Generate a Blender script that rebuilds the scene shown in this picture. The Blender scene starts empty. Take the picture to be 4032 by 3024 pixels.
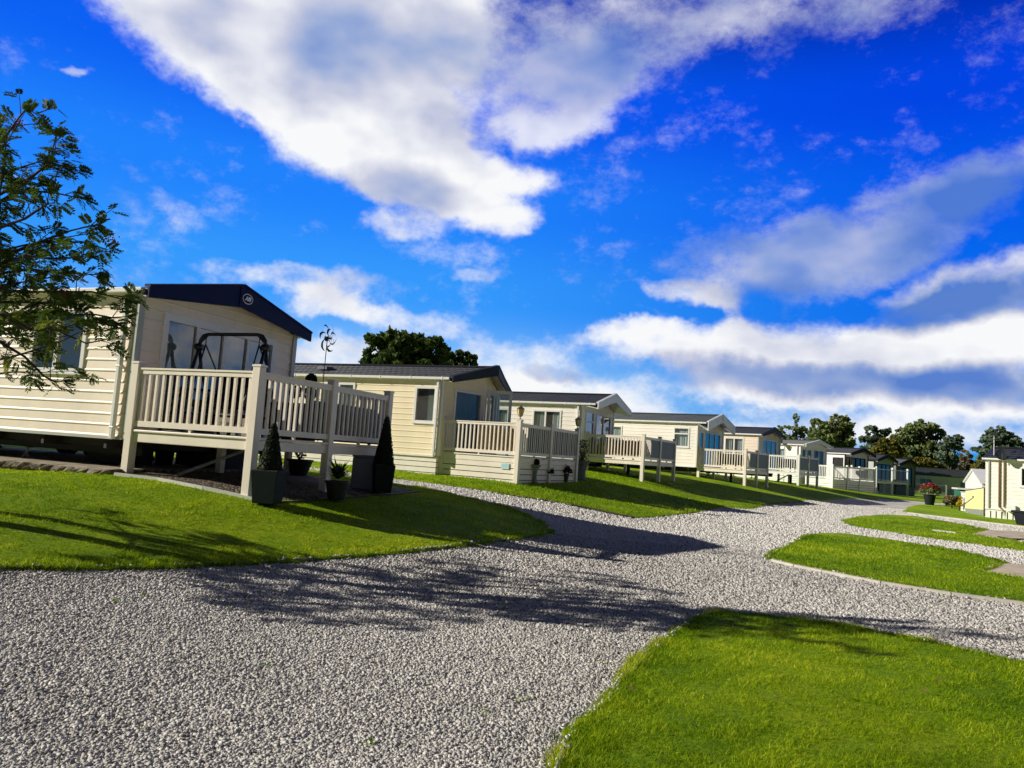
import bpy, bmesh, math, random
import numpy as np
from mathutils import Vector, Matrix
from mathutils.geometry import delaunay_2d_cdt

random.seed(7)
rng = np.random.default_rng(11)
scene = bpy.context.scene
col = scene.collection
R_ = math.radians

# ------------------------------------------------------------------ camera (surveyed from the photograph)
F, CX, CY = 3028.0, 2016.0, 1512.0
ROLL, PITCH, EYE = R_(3.85), R_(5.3), 1.55
FW = np.array([0, math.cos(PITCH), math.sin(PITCH)])
R0 = np.array([1.0, 0, 0]); U0 = np.cross(R0, FW)
CR = R0 * math.cos(ROLL) + U0 * math.sin(ROLL)
CU = -R0 * math.sin(ROLL) + U0 * math.cos(ROLL)
CAM = np.array([0, 0, EYE])


def ray(px, py):
    d = FW + CR * (px - CX) / F - CU * (py - CY) / F
    return d / d[1]


def at(px, py, depth):
    return Vector(CAM + ray(px, py) * depth)


cam_data = bpy.data.cameras.new('camera')
cam_data.sensor_width = 36.0
cam_data.lens = F / 4032 * 36
cam_data.clip_end = 5000
cam = bpy.data.objects.new('camera', cam_data)
cam.matrix_world = Matrix(((CR[0], CU[0], -FW[0], 0), (CR[1], CU[1], -FW[1], 0), (CR[2], CU[2], -FW[2], EYE), (0, 0, 0, 1)))
col.objects.link(cam)
scene.camera = cam

# ------------------------------------------------------------------ terrain
def _cp():
    P = []
    def pd(px, py, d): P.append(tuple(at(px, py, d)))
    def pz(px, py, z):
        d = ray(px, py); t = (z - EYE) / d[2]; P.append((d[0] * t, t, z))
    for x, y, z in ((0, 0, .15), (-4, 0, .2), (4, 0, .12), (0, -6, .12), (-8, -6, .3), (10, -6, .1), (14, 4, .1), (20, 12, .12), (-9, 3, .45), (-16, 2, .8)):
        P.append((x, y, z))
    pz(2016, 2900, .15); pz(600, 2600, .2); pz(3400, 2800, .14)
    pd(0, 2242, 6.2); pd(0, 2023, 7.7); pd(0, 1866, 11.0); pd(973, 2215, 7.9)
    pd(500, 1876, 10.8); pd(973, 1966, 10.2); pd(1270, 1950, 11.8); pd(1500, 1938, 13.4)
    P.append((-7.5, 15, .86)); P.append((-11, 13.6, .88)); P.append((-6.8, 12.2, .83)); P.append((-5, 17, .88)); P.append((-14, 18, 1.0))
    pz(1475, 2191, .30); pz(2178, 2105, .28); pz(2862, 2169, .25); pz(3026, 2187, .2); pz(2734, 2424, .16)
    pd(1732, 1881, 20.9); pd(2031, 1910, 19.9); pd(2262, 1904, 23.5); pd(2000, 1945, 18.2); pd(2514, 2041, 18.3); pd(1560, 1897, 18.6)
    pd(2526, 1898, 28.3); pd(2650, 1898, 31.5); pd(2931, 1915, 35.5); pd(3142, 1913, 42.8); pd(3277, 1923, 50.5)
    pd(3443, 1944, 54); pd(3572, 1955, 58)
    pz(2827, 1988, .3); pz(3194, 1974, .35); pz(3360, 1963, .4); pz(3695, 1982, .36)
    pz(3957, 2220, .2); pz(4032, 2382, .14); pz(3318, 2053, .28); pz(3888, 2089, .26); pz(4032, 2172, .22); pz(3552, 2013, .33); pd(3876, 2040, 32.6)
    pz(3660, 1990, .35)
    for x, y, z in ((-10, 32, 1.05), (-4, 45, 1.05), (4, 58, 1.0), (14, 70, .8), (30, 75, .3), (45, 70, .2), (60, 60, .1), (60, 30, .1), (40, 20, .12), (-40, 30, 1.3), (-40, 70, 1.2), (10, 110, .5), (60, 110, .1), (-40, 5, 1.1)):
        P.append((x, y, z))
    return np.array(P)


CP = _cp()


def _phi(r2):
    return 0.5 * r2 * np.log(r2 + 1e-9)


def _solve():
    n = len(CP); S = 20.0
    X = CP[:, :2] / S
    K = _phi(((X[:, None] - X[None]) ** 2).sum(-1)) + np.eye(n) * 0.004
    A = np.zeros((n + 3, n + 3)); A[:n, :n] = K; A[:n, n] = 1; A[:n, n + 1:] = X; A[n, :n] = 1; A[n + 1:, :n] = X.T
    b = np.zeros(n + 3); b[:n] = CP[:, 2]
    return X, np.linalg.solve(A, b), S


TX, TW, TS = _solve()


def terr(x, y):
    x = np.atleast_1d(np.asarray(x, float)); y = np.atleast_1d(np.asarray(y, float))
    q = np.stack([np.clip(x, -45, 65), np.clip(y, -8, 112)], -1) / TS
    out = np.empty(len(q)); n = len(TX)
    for i in range(0, len(q), 20000):
        c = q[i:i + 20000]
        out[i:i + 20000] = _phi(((c[:, None] - TX[None]) ** 2).sum(-1)) @ TW[:n] + TW[n] + c @ TW[n + 1:]
    return out


def tz(x, y):
    return float(terr(x, y)[0])


def gpt(px, py):
    """point of the terrain seen along a surveyed sight line"""
    d = ray(px, py)
    t = np.geomspace(2.0, 200, 500)
    h = EYE + d[2] * t - terr(d[0] * t, t)
    k = np.where(h < 0)[0]
    if len(k) == 0: return Vector((d[0] * 150, 150, tz(d[0] * 150, 150)))
    a, b = t[max(k[0] - 1, 0)], t[k[0]]
    for _ in range(24):
        m = (a + b) / 2
        if EYE + d[2] * m - tz(d[0] * m, m) < 0: b = m
        else: a = m
    return Vector((d[0] * a, a, tz(d[0] * a, a)))


# ------------------------------------------------------------------ materials
MATS = {}


def new_mat(name):
    m = bpy.data.materials.new(name); m.use_nodes = True
    nt = m.node_tree
    return m, nt, nt.nodes['Principled BSDF']


def N(nt, t, **kw):
    n = nt.nodes.new(t)
    for k, v in kw.items():
        if hasattr(n, k): setattr(n, k, v)
        else: n.inputs[k].default_value = v
    return n


def ramp(nt, src, stops):
    r = nt.nodes.new('ShaderNodeValToRGB')
    e = r.color_ramp.elements
    e[0].position, e[0].color = stops[0][0], (*stops[0][1], 1)
    e[1].position, e[1].color = stops[1][0], (*stops[1][1], 1)
    for p, c in stops[2:]:
        k = e.new(p); k.color = (*c, 1)
    nt.links.new(src, r.inputs[0])
    return r


def simple(name, c, rough=.5, var=.12, scale=6, stretch=(1, 1, 1), bump=0, bscale=60, spec=.5, metal=0, dirt=None):
    """painted / plastic / stone surface with uneven tone, optional grain and dirt"""
    m, nt, b = new_mat(name)
    L = nt.links.new
    tc = N(nt, 'ShaderNodeTexCoord')
    mp = N(nt, 'ShaderNodeMapping'); mp.inputs['Scale'].default_value = stretch
    L(tc.outputs['Object'], mp.inputs[0])
    nz = N(nt, 'ShaderNodeTexNoise', Scale=scale, Detail=5.0, Roughness=.62)
    L(mp.outputs[0], nz.inputs['Vector'])
    lo = tuple(x * (1 - var) for x in c); hi = tuple(min(1, x * (1 + var)) for x in c)
    stops = [(.3, lo), (.7, hi)]
    if dirt: stops = [(.28, dirt), (.44, lo), (.7, hi)]
    r = ramp(nt, nz.outputs[0], stops)
    L(r.outputs[0], b.inputs['Base Color'])
    b.inputs['Roughness'].default_value = rough
    b.inputs['Specular IOR Level'].default_value = spec
    b.inputs['Metallic'].default_value = metal
    if bump:
        n2 = N(nt, 'ShaderNodeTexNoise', Scale=bscale, Detail=6.0, Roughness=.7)
        L(tc.outputs['Object'], n2.inputs['Vector'])
        bp = N(nt, 'ShaderNodeBump', Strength=bump, Distance=.02)
        L(n2.outputs[0], bp.inputs['Height']); L(bp.outputs[0], b.inputs['Normal'])
    MATS[name] = m
    return m


SID = dict(stretch=(1.2, 1.2, .35))
simple('cladding_cream', (.92, .81, .68), .45, .07, 2.2, **SID)
simple('cladding_yellow', (.94, .82, .58), .45, .06, 2.0, **SID)
simple('cladding_white', (.94, .88, .82), .42, .05, 2.0, **SID)
simple('cladding_beige', (.86, .73, .62), .45, .06, 2.0, **SID)
simple('cladding_bright', (.92, .88, .84), .42, .05, 2.0, **SID)
simple('cladding_grey', (.52, .57, .53), .5, .07, 2.0, **SID)
simple('cladding_mist', (.78, .80, .92), .5, .06, 2.0, **SID)
simple('pad_concrete', (.66, .55, .42), .9, .15, 3, bump=.25, bscale=30, dirt=(.42, .34, .25))
simple('cladding_dark', (.20, .23, .22), .5, .08, 2.0, **SID)
simple('skirt_cream', (.92, .86, .78), .5, .08, 1.8, stretch=(1, 1, .3))
simple('skirt_white', (.86, .86, .82), .5, .06, 1.8, stretch=(1, 1, .3))
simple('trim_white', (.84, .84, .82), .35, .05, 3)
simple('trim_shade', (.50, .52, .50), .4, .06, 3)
simple('trim_dark', (.014, .016, .018), .6, .2, 3, spec=.15)
simple('fascia_navy', (.006, .012, .07), .55, .15, 2, spec=.12)
simple('fascia_slate', (.022, .032, .048), .55, .15, 2, spec=.15)
simple('fascia_white', (.80, .82, .84), .4, .05, 2)
simple('soffit', (.62, .58, .46), .5, .06, 3)
simple('roof_slate', (.020, .022, .030), .5, .3, 9, bump=.12, bscale=120, spec=.3)
simple('roof_green', (.05, .062, .06), .5, .3, 6, bump=.15, bscale=90)
simple('roof_brown', (.06, .05, .042), .55, .3, 6, bump=.15, bscale=90)
simple('deck_plastic', (.90, .82, .72), .42, .06, 2.5, stretch=(1, 1, .5))
simple('deck_white', (.86, .86, .83), .4, .04, 2.5)
simple('deck_board', (.24, .23, .21), .6, .15, 8, stretch=(1, 6, 1))
simple('screen_grey', (.10, .125, .12), .5, .12, 5)
simple('interior_dark', (.05, .05, .055), .9, .2, 3)
simple('chassis_steel', (.010, .011, .011), .7, .4, 6, dirt=(.02, .015, .012))
simple('galvanised', (.25, .26, .26), .45, .25, 12, metal=.6)
simple('rubber', (.015, .015, .016), .85, .25, 12)
simple('black_metal', (.010, .011, .014), .32, .2, 8, spec=.6)
simple('dark_fabric', (.012, .013, .016), .9, .3, 30, bump=.2, bscale=200)
simple('rattan', (.022, .018, .016), .6, .4, 60, stretch=(1, 1, 6), bump=.5, bscale=120)
simple('pot_slate', (.010, .018, .021), .6, .2, 7, bump=.1, bscale=80, spec=.2)
simple('pot_dark', (.018, .018, .02), .5, .2, 7)
simple('pot_grey', (.30, .34, .36), .5, .12, 7)
simple('stone_carved', (.26, .28, .25), .85, .3, 9, bump=.5, bscale=50)
simple('storage_grey', (.16, .18, .22), .5, .08, 4)
simple('concrete', (.40, .35, .27), .9, .22, 5, bump=.4, bscale=25, dirt=(.18, .15, .10))
simple('concrete_edge', (.30, .26, .2), .95, .5, 11, bump=1.0, bscale=18, dirt=(.04, .035, .03))
simple('kerb_stone', (.58, .55, .48), .85, .16, 5, bump=.25, bscale=60)
simple('timber_edge', (.08, .065, .05), .9, .35, 6, stretch=(1, 1, 1), bump=.3, bscale=40)
simple('bark', (.07, .055, .042), .9, .35, 14, stretch=(1, 1, .3), bump=.7, bscale=30)
simple('bark_grey', (.10, .09, .075), .9, .35, 9, bump=.5, bscale=20)
simple('twig', (.05, .038, .03), .85, .3, 14)
simple('reed', (.50, .36, .20), .8, .45, 18, stretch=(4, 4, .4), dirt=(.10, .05, .02))
simple('reed_brown', (.22, .12, .06), .85, .5, 14, stretch=(4, 4, .4), dirt=(.05, .02, .01))
simple('curtain_net', (.78, .80, .80), .9, .05, 10)
simple('curtain_sky_tint', (.74, .84, .94), .9, .08, 10)  # blue of the reflected sky is put into the curtain colour
simple('blind_slat', (.22, .25, .24), .8, .08, 14)
simple('blind_green', (.40, .45, .36), .8, .06, 14)
simple('brass', (.30, .22, .10), .35, .2, 20, metal=.8)
simple('amber_glass', (.75, .58, .28), .25, .15, 12)
simple('yellow_board', (.86, .80, .38), .5, .06, 3)
simple('green_paint', (.02, .16, .08), .5, .15, 3)
simple('green_dark', (.012, .05, .03), .5, .2, 3)
simple('white_plastic', (.82, .82, .82), .4, .04, 5)
simple('pipe_brown', (.24, .15, .08), .6, .25, 10)
simple('dish_grey', (.016, .02, .03), .7, .15, 6, spec=.2)
simple('sign_blue', (.45, .72, .82), .4, .06, 9)
simple('badge_white', (.80, .80, .84), .4, .04, 5)
simple('cable_black', (.01, .01, .01), .6, .2, 5)
simple('berry', (.35, .03, .03), .4, .3, 20)
simple('leaf_dry', (.22, .13, .05), .8, .4, 30)


def glass_mat():
    m, nt, b = new_mat('window_glass')
    L = nt.links.new
    nt.nodes.remove(b)
    out = nt.nodes['Material Output']
    fr = N(nt, 'ShaderNodeFresnel', IOR=1.55)
    ad = N(nt, 'ShaderNodeMath', operation='MULTIPLY_ADD'); ad.inputs[1].default_value = 1.0; ad.inputs[2].default_value = .19
    L(fr.outputs[0], ad.inputs[0]); ad.use_clamp = True
    tr = N(nt, 'ShaderNodeBsdfTransparent'); tr.inputs[0].default_value = (.72, .80, .80, 1)
    gl = N(nt, 'ShaderNodeBsdfGlossy', Roughness=.03); gl.inputs[0].default_value = (.95, .88, .80, 1)
    tc = N(nt, 'ShaderNodeTexCoord'); nz = N(nt, 'ShaderNodeTexNoise', Scale=1.3, Detail=2.0)
    L(tc.outputs['Object'], nz.inputs['Vector'])
    bp = N(nt, 'ShaderNodeBump', Strength=.05, Distance=.05); L(nz.outputs[0], bp.inputs['Height']); L(bp.outputs[0], gl.inputs['Normal'])
    mx = N(nt, 'ShaderNodeMixShader')
    L(ad.outputs[0], mx.inputs[0]); L(tr.outputs[0], mx.inputs[1]); L(gl.outputs[0], mx.inputs[2]); L(mx.outputs[0], out.inputs[0])
    MATS['window_glass'] = m
    m2 = m.copy(); m2.name = 'balustrade_glass'
    for n in m2.node_tree.nodes:
        if n.type == 'BSDF_TRANSPARENT': n.inputs[0].default_value = (.80, .86, .84, 1)
        if n.type == 'MATH': n.inputs[2].default_value = .06
    MATS['balustrade_glass'] = m2


glass_mat()


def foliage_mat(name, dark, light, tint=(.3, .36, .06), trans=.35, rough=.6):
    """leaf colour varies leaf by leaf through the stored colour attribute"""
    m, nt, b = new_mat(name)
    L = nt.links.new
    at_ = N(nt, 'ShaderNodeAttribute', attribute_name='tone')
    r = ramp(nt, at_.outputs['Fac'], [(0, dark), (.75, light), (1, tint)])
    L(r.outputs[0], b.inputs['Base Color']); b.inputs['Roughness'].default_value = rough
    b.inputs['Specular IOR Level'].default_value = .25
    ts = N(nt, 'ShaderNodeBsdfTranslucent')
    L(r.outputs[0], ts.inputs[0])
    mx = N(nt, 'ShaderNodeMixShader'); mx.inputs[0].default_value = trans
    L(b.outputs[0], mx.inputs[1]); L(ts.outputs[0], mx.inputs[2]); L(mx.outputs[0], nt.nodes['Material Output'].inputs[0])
    MATS[name] = m


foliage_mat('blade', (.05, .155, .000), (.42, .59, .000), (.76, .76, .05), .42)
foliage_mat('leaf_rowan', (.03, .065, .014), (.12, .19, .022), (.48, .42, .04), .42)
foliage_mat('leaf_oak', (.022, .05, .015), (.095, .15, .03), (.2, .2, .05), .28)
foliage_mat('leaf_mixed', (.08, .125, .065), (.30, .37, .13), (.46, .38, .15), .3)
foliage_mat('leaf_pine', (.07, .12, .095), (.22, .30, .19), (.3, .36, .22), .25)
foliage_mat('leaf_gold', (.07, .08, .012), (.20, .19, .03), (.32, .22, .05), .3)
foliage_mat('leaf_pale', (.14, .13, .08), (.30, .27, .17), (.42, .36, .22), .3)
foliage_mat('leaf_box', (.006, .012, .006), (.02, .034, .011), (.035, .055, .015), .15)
foliage_mat('leaf_yucca', (.018, .032, .018), (.05, .08, .04), (.09, .12, .05), .2)
foliage_mat('petal_red', (.20, .012, .018), (.45, .035, .045), (.6, .12, .12), .3)
foliage_mat('petal_pink', (.25, .03, .06), (.55, .12, .16), (.8, .4, .4), .3)
foliage_mat('leaf_yellow', (.38, .30, .01), (.70, .55, .03), (.85, .7, .1), .3)


def gravel_mat():
    m, nt, b = new_mat('gravel_surface')
    L = nt.links.new
    g = N(nt, 'ShaderNodeNewGeometry')
    v = N(nt, 'ShaderNodeTexVoronoi', Scale=46.0, Randomness=1.0); L(g.outputs['Position'], v.inputs['Vector'])
    bw = N(nt, 'ShaderNodeSeparateColor'); L(v.outputs['Color'], bw.inputs[0])
    r = ramp(nt, bw.outputs[0], [(0, (.42, .40, .38)), (.25, (.66, .64, .60)), (.6, (.82, .79, .75)), (1, (.92, .90, .87))])
    big = N(nt, 'ShaderNodeTexNoise', Scale=.55, Detail=4.0, Roughness=.6); L(g.outputs['Position'], big.inputs['Vector'])
    rb = ramp(nt, big.outputs[0], [(.3, (.80, .77, .72)), (.68, (1.08, 1.07, 1.06))])
    mul = N(nt, 'ShaderNodeMix', data_type='RGBA', blend_type='MULTIPLY'); mul.inputs[0].default_value = 1
    L(r.outputs[0], mul.inputs[6]); L(rb.outputs[0], mul.inputs[7])
    # far fields are green, the lane and the pitches are gravel
    sep = N(nt, 'ShaderNodeSeparateXYZ'); L(g.outputs['Position'], sep.inputs[0])
    ln = N(nt, 'ShaderNodeVectorMath', operation='LENGTH'); L(g.outputs['Position'], ln.inputs[0])
    mr = N(nt, 'ShaderNodeMapRange'); mr.inputs[1].default_value = 62; mr.inputs[2].default_value = 70
    L(ln.outputs['Value'], mr.inputs[0])
    mx = N(nt, 'ShaderNodeMix', data_type='RGBA'); L(mr.outputs[0], mx.inputs[0]); L(mul.outputs[2], mx.inputs[6]); mx.inputs[7].default_value = (.09, .16, .012, 1)
    L(mx.outputs[2], b.inputs['Base Color']); b.inputs['Roughness'].default_value = .92
    b.inputs['Specular IOR Level'].default_value = .2
    inv = N(nt, 'ShaderNodeMath', operation='SUBTRACT'); inv.inputs[0].default_value = 1; L(v.outputs['Distance'], inv.inputs[1])
    n2 = N(nt, 'ShaderNodeTexNoise', Scale=70.0, Detail=3.0); L(g.outputs['Position'], n2.inputs['Vector'])
    add = N(nt, 'ShaderNodeMath', operation='ADD'); L(inv.outputs[0], add.inputs[0]); L(n2.outputs[0], add.inputs[1])
    bp = N(nt, 'ShaderNodeBump', Strength=.7, Distance=.02); L(add.outputs[0], bp.inputs['Height']); L(bp.outputs[0], b.inputs['Normal'])
    MATS['gravel_surface'] = m
    m, nt, b = new_mat('gravel_stone')
    L = nt.links.new
    a = N(nt, 'ShaderNodeAttribute', attribute_name='tone')
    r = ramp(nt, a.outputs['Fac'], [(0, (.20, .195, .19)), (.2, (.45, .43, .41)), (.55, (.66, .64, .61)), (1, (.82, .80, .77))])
    L(r.outputs[0], b.inputs['Base Color']); b.inputs['Roughness'].default_value = .85; b.inputs['Specular IOR Level'].default_value = .25
    MATS['gravel_stone'] = m
    m, nt, b = new_mat('gravel_brown')
    L = nt.links.new
    g = N(nt, 'ShaderNodeNewGeometry')
    v = N(nt, 'ShaderNodeTexVoronoi', Scale=28.0); L(g.outputs['Position'], v.inputs['Vector'])
    bw = N(nt, 'ShaderNodeSeparateColor'); L(v.outputs['Color'], bw.inputs[0])
    r = ramp(nt, bw.outputs[0], [(0, (.03, .024, .018)), (.5, (.11, .085, .06)), (1, (.26, .21, .16))])
    L(r.outputs[0], b.inputs['Base Color']); b.inputs['Roughness'].default_value = .9
    bp = N(nt, 'ShaderNodeBump', Strength=1.0, Distance=.03, invert=True); L(v.outputs['Distance'], bp.inputs['Height']); L(bp.outputs[0], b.inputs['Normal'])
    MATS['gravel_brown'] = m


gravel_mat()


def lawn_mat():
    m, nt, b = new_mat('lawn_turf')
    L = nt.links.new
    g = N(nt, 'ShaderNodeNewGeometry')
    n1 = N(nt, 'ShaderNodeTexNoise', Scale=.7, Detail=5.0, Roughness=.62); L(g.outputs['Position'], n1.inputs['Vector'])
    n2 = N(nt, 'ShaderNodeTexNoise', Scale=16.0, Detail=7.0, Roughness=.75); L(g.outputs['Position'], n2.inputs['Vector'])
    ad = N(nt, 'ShaderNodeMath', operation='ADD'); L(n1.outputs[0], ad.inputs[0]); L(n2.outputs[0], ad.inputs[1])
    hf = N(nt, 'ShaderNodeMath', operation='MULTIPLY'); hf.inputs[1].default_value = .5; L(ad.outputs[0], hf.inputs[0])
    r = ramp(nt, hf.outputs[0], [(.34, (.08, .22, .000)), (.5, (.28, .46, .000)), (.64, (.55, .66, .01))])
    L(r.outputs[0], b.inputs['Base Color']); b.inputs['Roughness'].default_value = .8; b.inputs['Specular IOR Level'].default_value = .15
    n3 = N(nt, 'ShaderNodeTexNoise', Scale=42.0, Detail=6.0, Roughness=.8); L(g.outputs['Position'], n3.inputs['Vector'])
    n4 = N(nt, 'ShaderNodeTexNoise', Scale=7.0, Detail=3.0, Roughness=.6); L(g.outputs['Position'], n4.inputs['Vector'])
    b1 = N(nt, 'ShaderNodeBump', Strength=.9, Distance=.05); L(n3.outputs[0], b1.inputs['Height'])
    b2 = N(nt, 'ShaderNodeBump', Strength=.6, Distance=.12); L(n4.outputs[0], b2.inputs['Height']); L(b1.outputs[0], b2.inputs['Normal'])
    L(b2.outputs[0], b.inputs['Normal'])
    MATS['lawn_turf'] = m


lawn_mat()


# ------------------------------------------------------------------ object helpers
def tag(o, label=None, cat=None, group=None, kind=None):
    if label: o['label'] = label
    if cat: o['category'] = cat
    if group: o['group'] = group
    if kind: o['kind'] = kind
    return o


def empty(name, loc, rz=0.0, label=None, cat=None, group=None):
    o = bpy.data.objects.new(name, None); o.empty_display_size = .2
    o.location = loc; o.rotation_euler = (0, 0, rz); col.objects.link(o)
    return tag(o, label, cat, group)


class MB:
    def __init__(s): s.v = []; s.f = []
    def quad(s, a, b, c, d):
        n = len(s.v); s.v += [tuple(a), tuple(b), tuple(c), tuple(d)]; s.f.append((n, n + 1, n + 2, n + 3)); return s
    def poly(s, pts):
        n = len(s.v); s.v += [tuple(p) for p in pts]; s.f.append(tuple(range(n, n + len(pts)))); return s
    def hexa(s, p):
        n = len(s.v); s.v += [tuple(q) for q in p]
        for f in ((3, 2, 1, 0), (4, 5, 6, 7), (0, 1, 5, 4), (1, 2, 6, 5), (2, 3, 7, 6), (3, 0, 4, 7)): s.f.append(tuple(n + i for i in f))
        return s
    def box(s, x0, x1, y0, y1, z0, z1):
        return s.hexa([(x0, y0, z0), (x1, y0, z0), (x1, y1, z0), (x0, y1, z0), (x0, y0, z1), (x1, y0, z1), (x1, y1, z1), (x0, y1, z1)])
    def bar(s, p, q, w, h, up=(0, 0, 1)):
        p, q = Vector(p), Vector(q); d = (q - p).normalized(); up = Vector(up)
        if abs(d.dot(up)) > .98: up = Vector((1, 0, 0))
        a = d.cross(up).normalized() * w / 2; b = a.cross(d).normalized() * h / 2
        return s.hexa([p - a - b, p + a - b, q + a - b, q - a - b, p - a + b, p + a + b, q + a + b, q - a + b])
    def tube(s, pts, r, n=8, cap=True):
        pts = [Vector(p) for p in pts]; rs = r if isinstance(r, (list, tuple)) else [r] * len(pts)
        base = len(s.v); ref = None
        for i, p in enumerate(pts):
            d = (pts[min(i + 1, len(pts) - 1)] - pts[max(i - 1, 0)]).normalized()
            if ref is None: ref = Vector((0, 0, 1)) if abs(d.z) < .9 else Vector((1, 0, 0))
            a = d.cross(ref).normalized(); b = d.cross(a).normalized(); ref = b.cross(d) if False else ref
            for k in range(n):
                t = 2 * math.pi * k / n
                s.v.append(tuple(p + (a * math.cos(t) + b * math.sin(t)) * rs[i]))
        for i in range(len(pts) - 1):
            for k in range(n):
                s.f.append((base + i * n + k, base + i * n + (k + 1) % n, base + (i + 1) * n + (k + 1) % n, base + (i + 1) * n + k))
        if cap:
            s.f.append(tuple(base + k for k in range(n))[::-1]); e = base + (len(pts) - 1) * n; s.f.append(tuple(e + k for k in range(n)))
        return s
    def lathe(s, prof, n=20, c=(0, 0, 0), rot=0.0):
        base = len(s.v)
        for r, z in prof:
            for k in range(n):
                t = 2 * math.pi * k / n + rot
                s.v.append((c[0] + r * math.cos(t), c[1] + r * math.sin(t), c[2] + z))
        for i in range(len(prof) - 1):
            for k in range(n):
                s.f.append((base + i * n + k, base + i * n + (k + 1) % n, base + (i + 1) * n + (k + 1) % n, base + (i + 1) * n + k))
        s.f.append(tuple(base + k for k in range(n))[::-1]); e = base + (len(prof) - 1) * n; s.f.append(tuple(e + k for k in range(n)))
        return s
    def ball(s, c, r, n=10, m=7, sq=(1, 1, 1), jit=0.0):
        prof = []
        base = len(s.v)
        for i in range(m + 1):
            ph = math.pi * i / m
            for k in range(n):
                t = 2 * math.pi * k / n; rr = r * (1 + random.uniform(-jit, jit))
                s.v.append((c[0] + rr * sq[0] * math.sin(ph) * math.cos(t), c[1] + rr * sq[1] * math.sin(ph) * math.sin(t), c[2] - rr * sq[2] * math.cos(ph)))
        for i in range(m):
            for k in range(n):
                s.f.append((base + i * n + k, base + i * n + (k + 1) % n, base + (i + 1) * n + (k + 1) % n, base + (i + 1) * n + k))
        return s
    def build(s, name, mat, parent=None, smooth=False, bevel=0, loc=None):
        me = bpy.data.meshes.new(name); me.from_pydata(s.v, [], s.f); me.update()
        me.materials.append(MATS[mat] if isinstance(mat, str) else mat)
        if smooth: me.polygons.foreach_set('use_smooth', [True] * len(me.polygons))
        o = bpy.data.objects.new(name, me); col.objects.link(o)
        if parent: o.parent = parent
        if loc is not None: o.location = loc
        if bevel:
            b = o.modifiers.new('bevel', 'BEVEL'); b.width = bevel; b.segments = 2; b.limit_method = 'ANGLE'; b.harden_normals = False
        return o


def leaf_mesh(name, centres, sizes, tones, mat, parent=None, normals=None, aspect=1.5, kind=None):
    """many small leaf faces as one mesh; each leaf is a bent diamond, tone stored per point"""
    n = len(centres)
    c = np.asarray(centres, float); sz = np.asarray(sizes, float)[:, None]
    d = rng.normal(size=(n, 3)); d /= np.linalg.norm(d, axis=1)[:, None]
    if normals is not None: d = normals
    t = rng.normal(size=(n, 3)); t -= (t * d).sum(1)[:, None] * d; t /= np.linalg.norm(t, axis=1)[:, None] + 1e-9
    b = np.cross(d, t)
    V = np.stack([c - t * sz * aspect / 2, c + b * sz / 2 + d * sz * .12, c + t * sz * aspect / 2, c - b * sz / 2 + d * sz * .12], 1).reshape(-1, 3)
    return quad_mesh(name, V, np.repeat(np.asarray(tones, float), 4), mat, parent)


def quad_mesh(name, V, tone, mat, parent=None, faces=None):
    me = bpy.data.meshes.new(name)
    nv = len(V); me.vertices.add(nv); me.vertices.foreach_set('co', np.ascontiguousarray(V, dtype=np.float32).ravel())
    if faces is None:
        idx = np.arange(nv, dtype=np.int32); ls = np.arange(0, nv, 4, dtype=np.int32)
    else:
        idx = faces.ravel().astype(np.int32); ls = np.arange(0, len(idx), faces.shape[1], dtype=np.int32)
    me.loops.add(len(idx)); me.loops.foreach_set('vertex_index', idx)
    me.polygons.add(len(ls)); me.polygons.foreach_set('loop_start', ls)
    me.update(calc_edges=True)
    a = me.attributes.new('tone', 'FLOAT', 'POINT'); a.data.foreach_set('value', np.ascontiguousarray(tone, dtype=np.float32))
    me.materials.append(MATS[mat])
    o = bpy.data.objects.new(name, me); col.objects.link(o)
    if parent: o.parent = parent
    return o

# ------------------------------------------------------------------ ground, lawns, pads, edging
def wpts(pxs): return [tuple(gpt(*p)[:2]) for p in pxs]


def inside(poly, x, y):
    p = np.array(poly); x0, y0 = p[:, 0], p[:, 1]; x1, y1 = np.roll(x0, -1), np.roll(y0, -1)
    r = np.zeros(len(x), bool)
    for a, b, c, d in zip(x0, y0, x1, y1):
        k = (b > y) != (d > y)
        if d != b: r ^= k & (x < (c - a) * (y - b) / (d - b) + a)
    return r


def resample(poly, s, jit=0.0):
    out = []
    n = len(poly)
    for i in range(n):
        a, b = np.array(poly[i]), np.array(poly[(i + 1) % n]); L = np.linalg.norm(b - a)
        dist = max(.5, np.linalg.norm((a + b) / 2) / 10)
        k = max(1, int(L / (s * dist)))
        nn = np.array([-(b - a)[1], (b - a)[0]]) / (L + 1e-9)
        for j in range(k):
            out.append(tuple(a + (b - a) * j / k + nn * (random.gauss(0, jit) if k > 1 else 0)))
    return out


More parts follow.
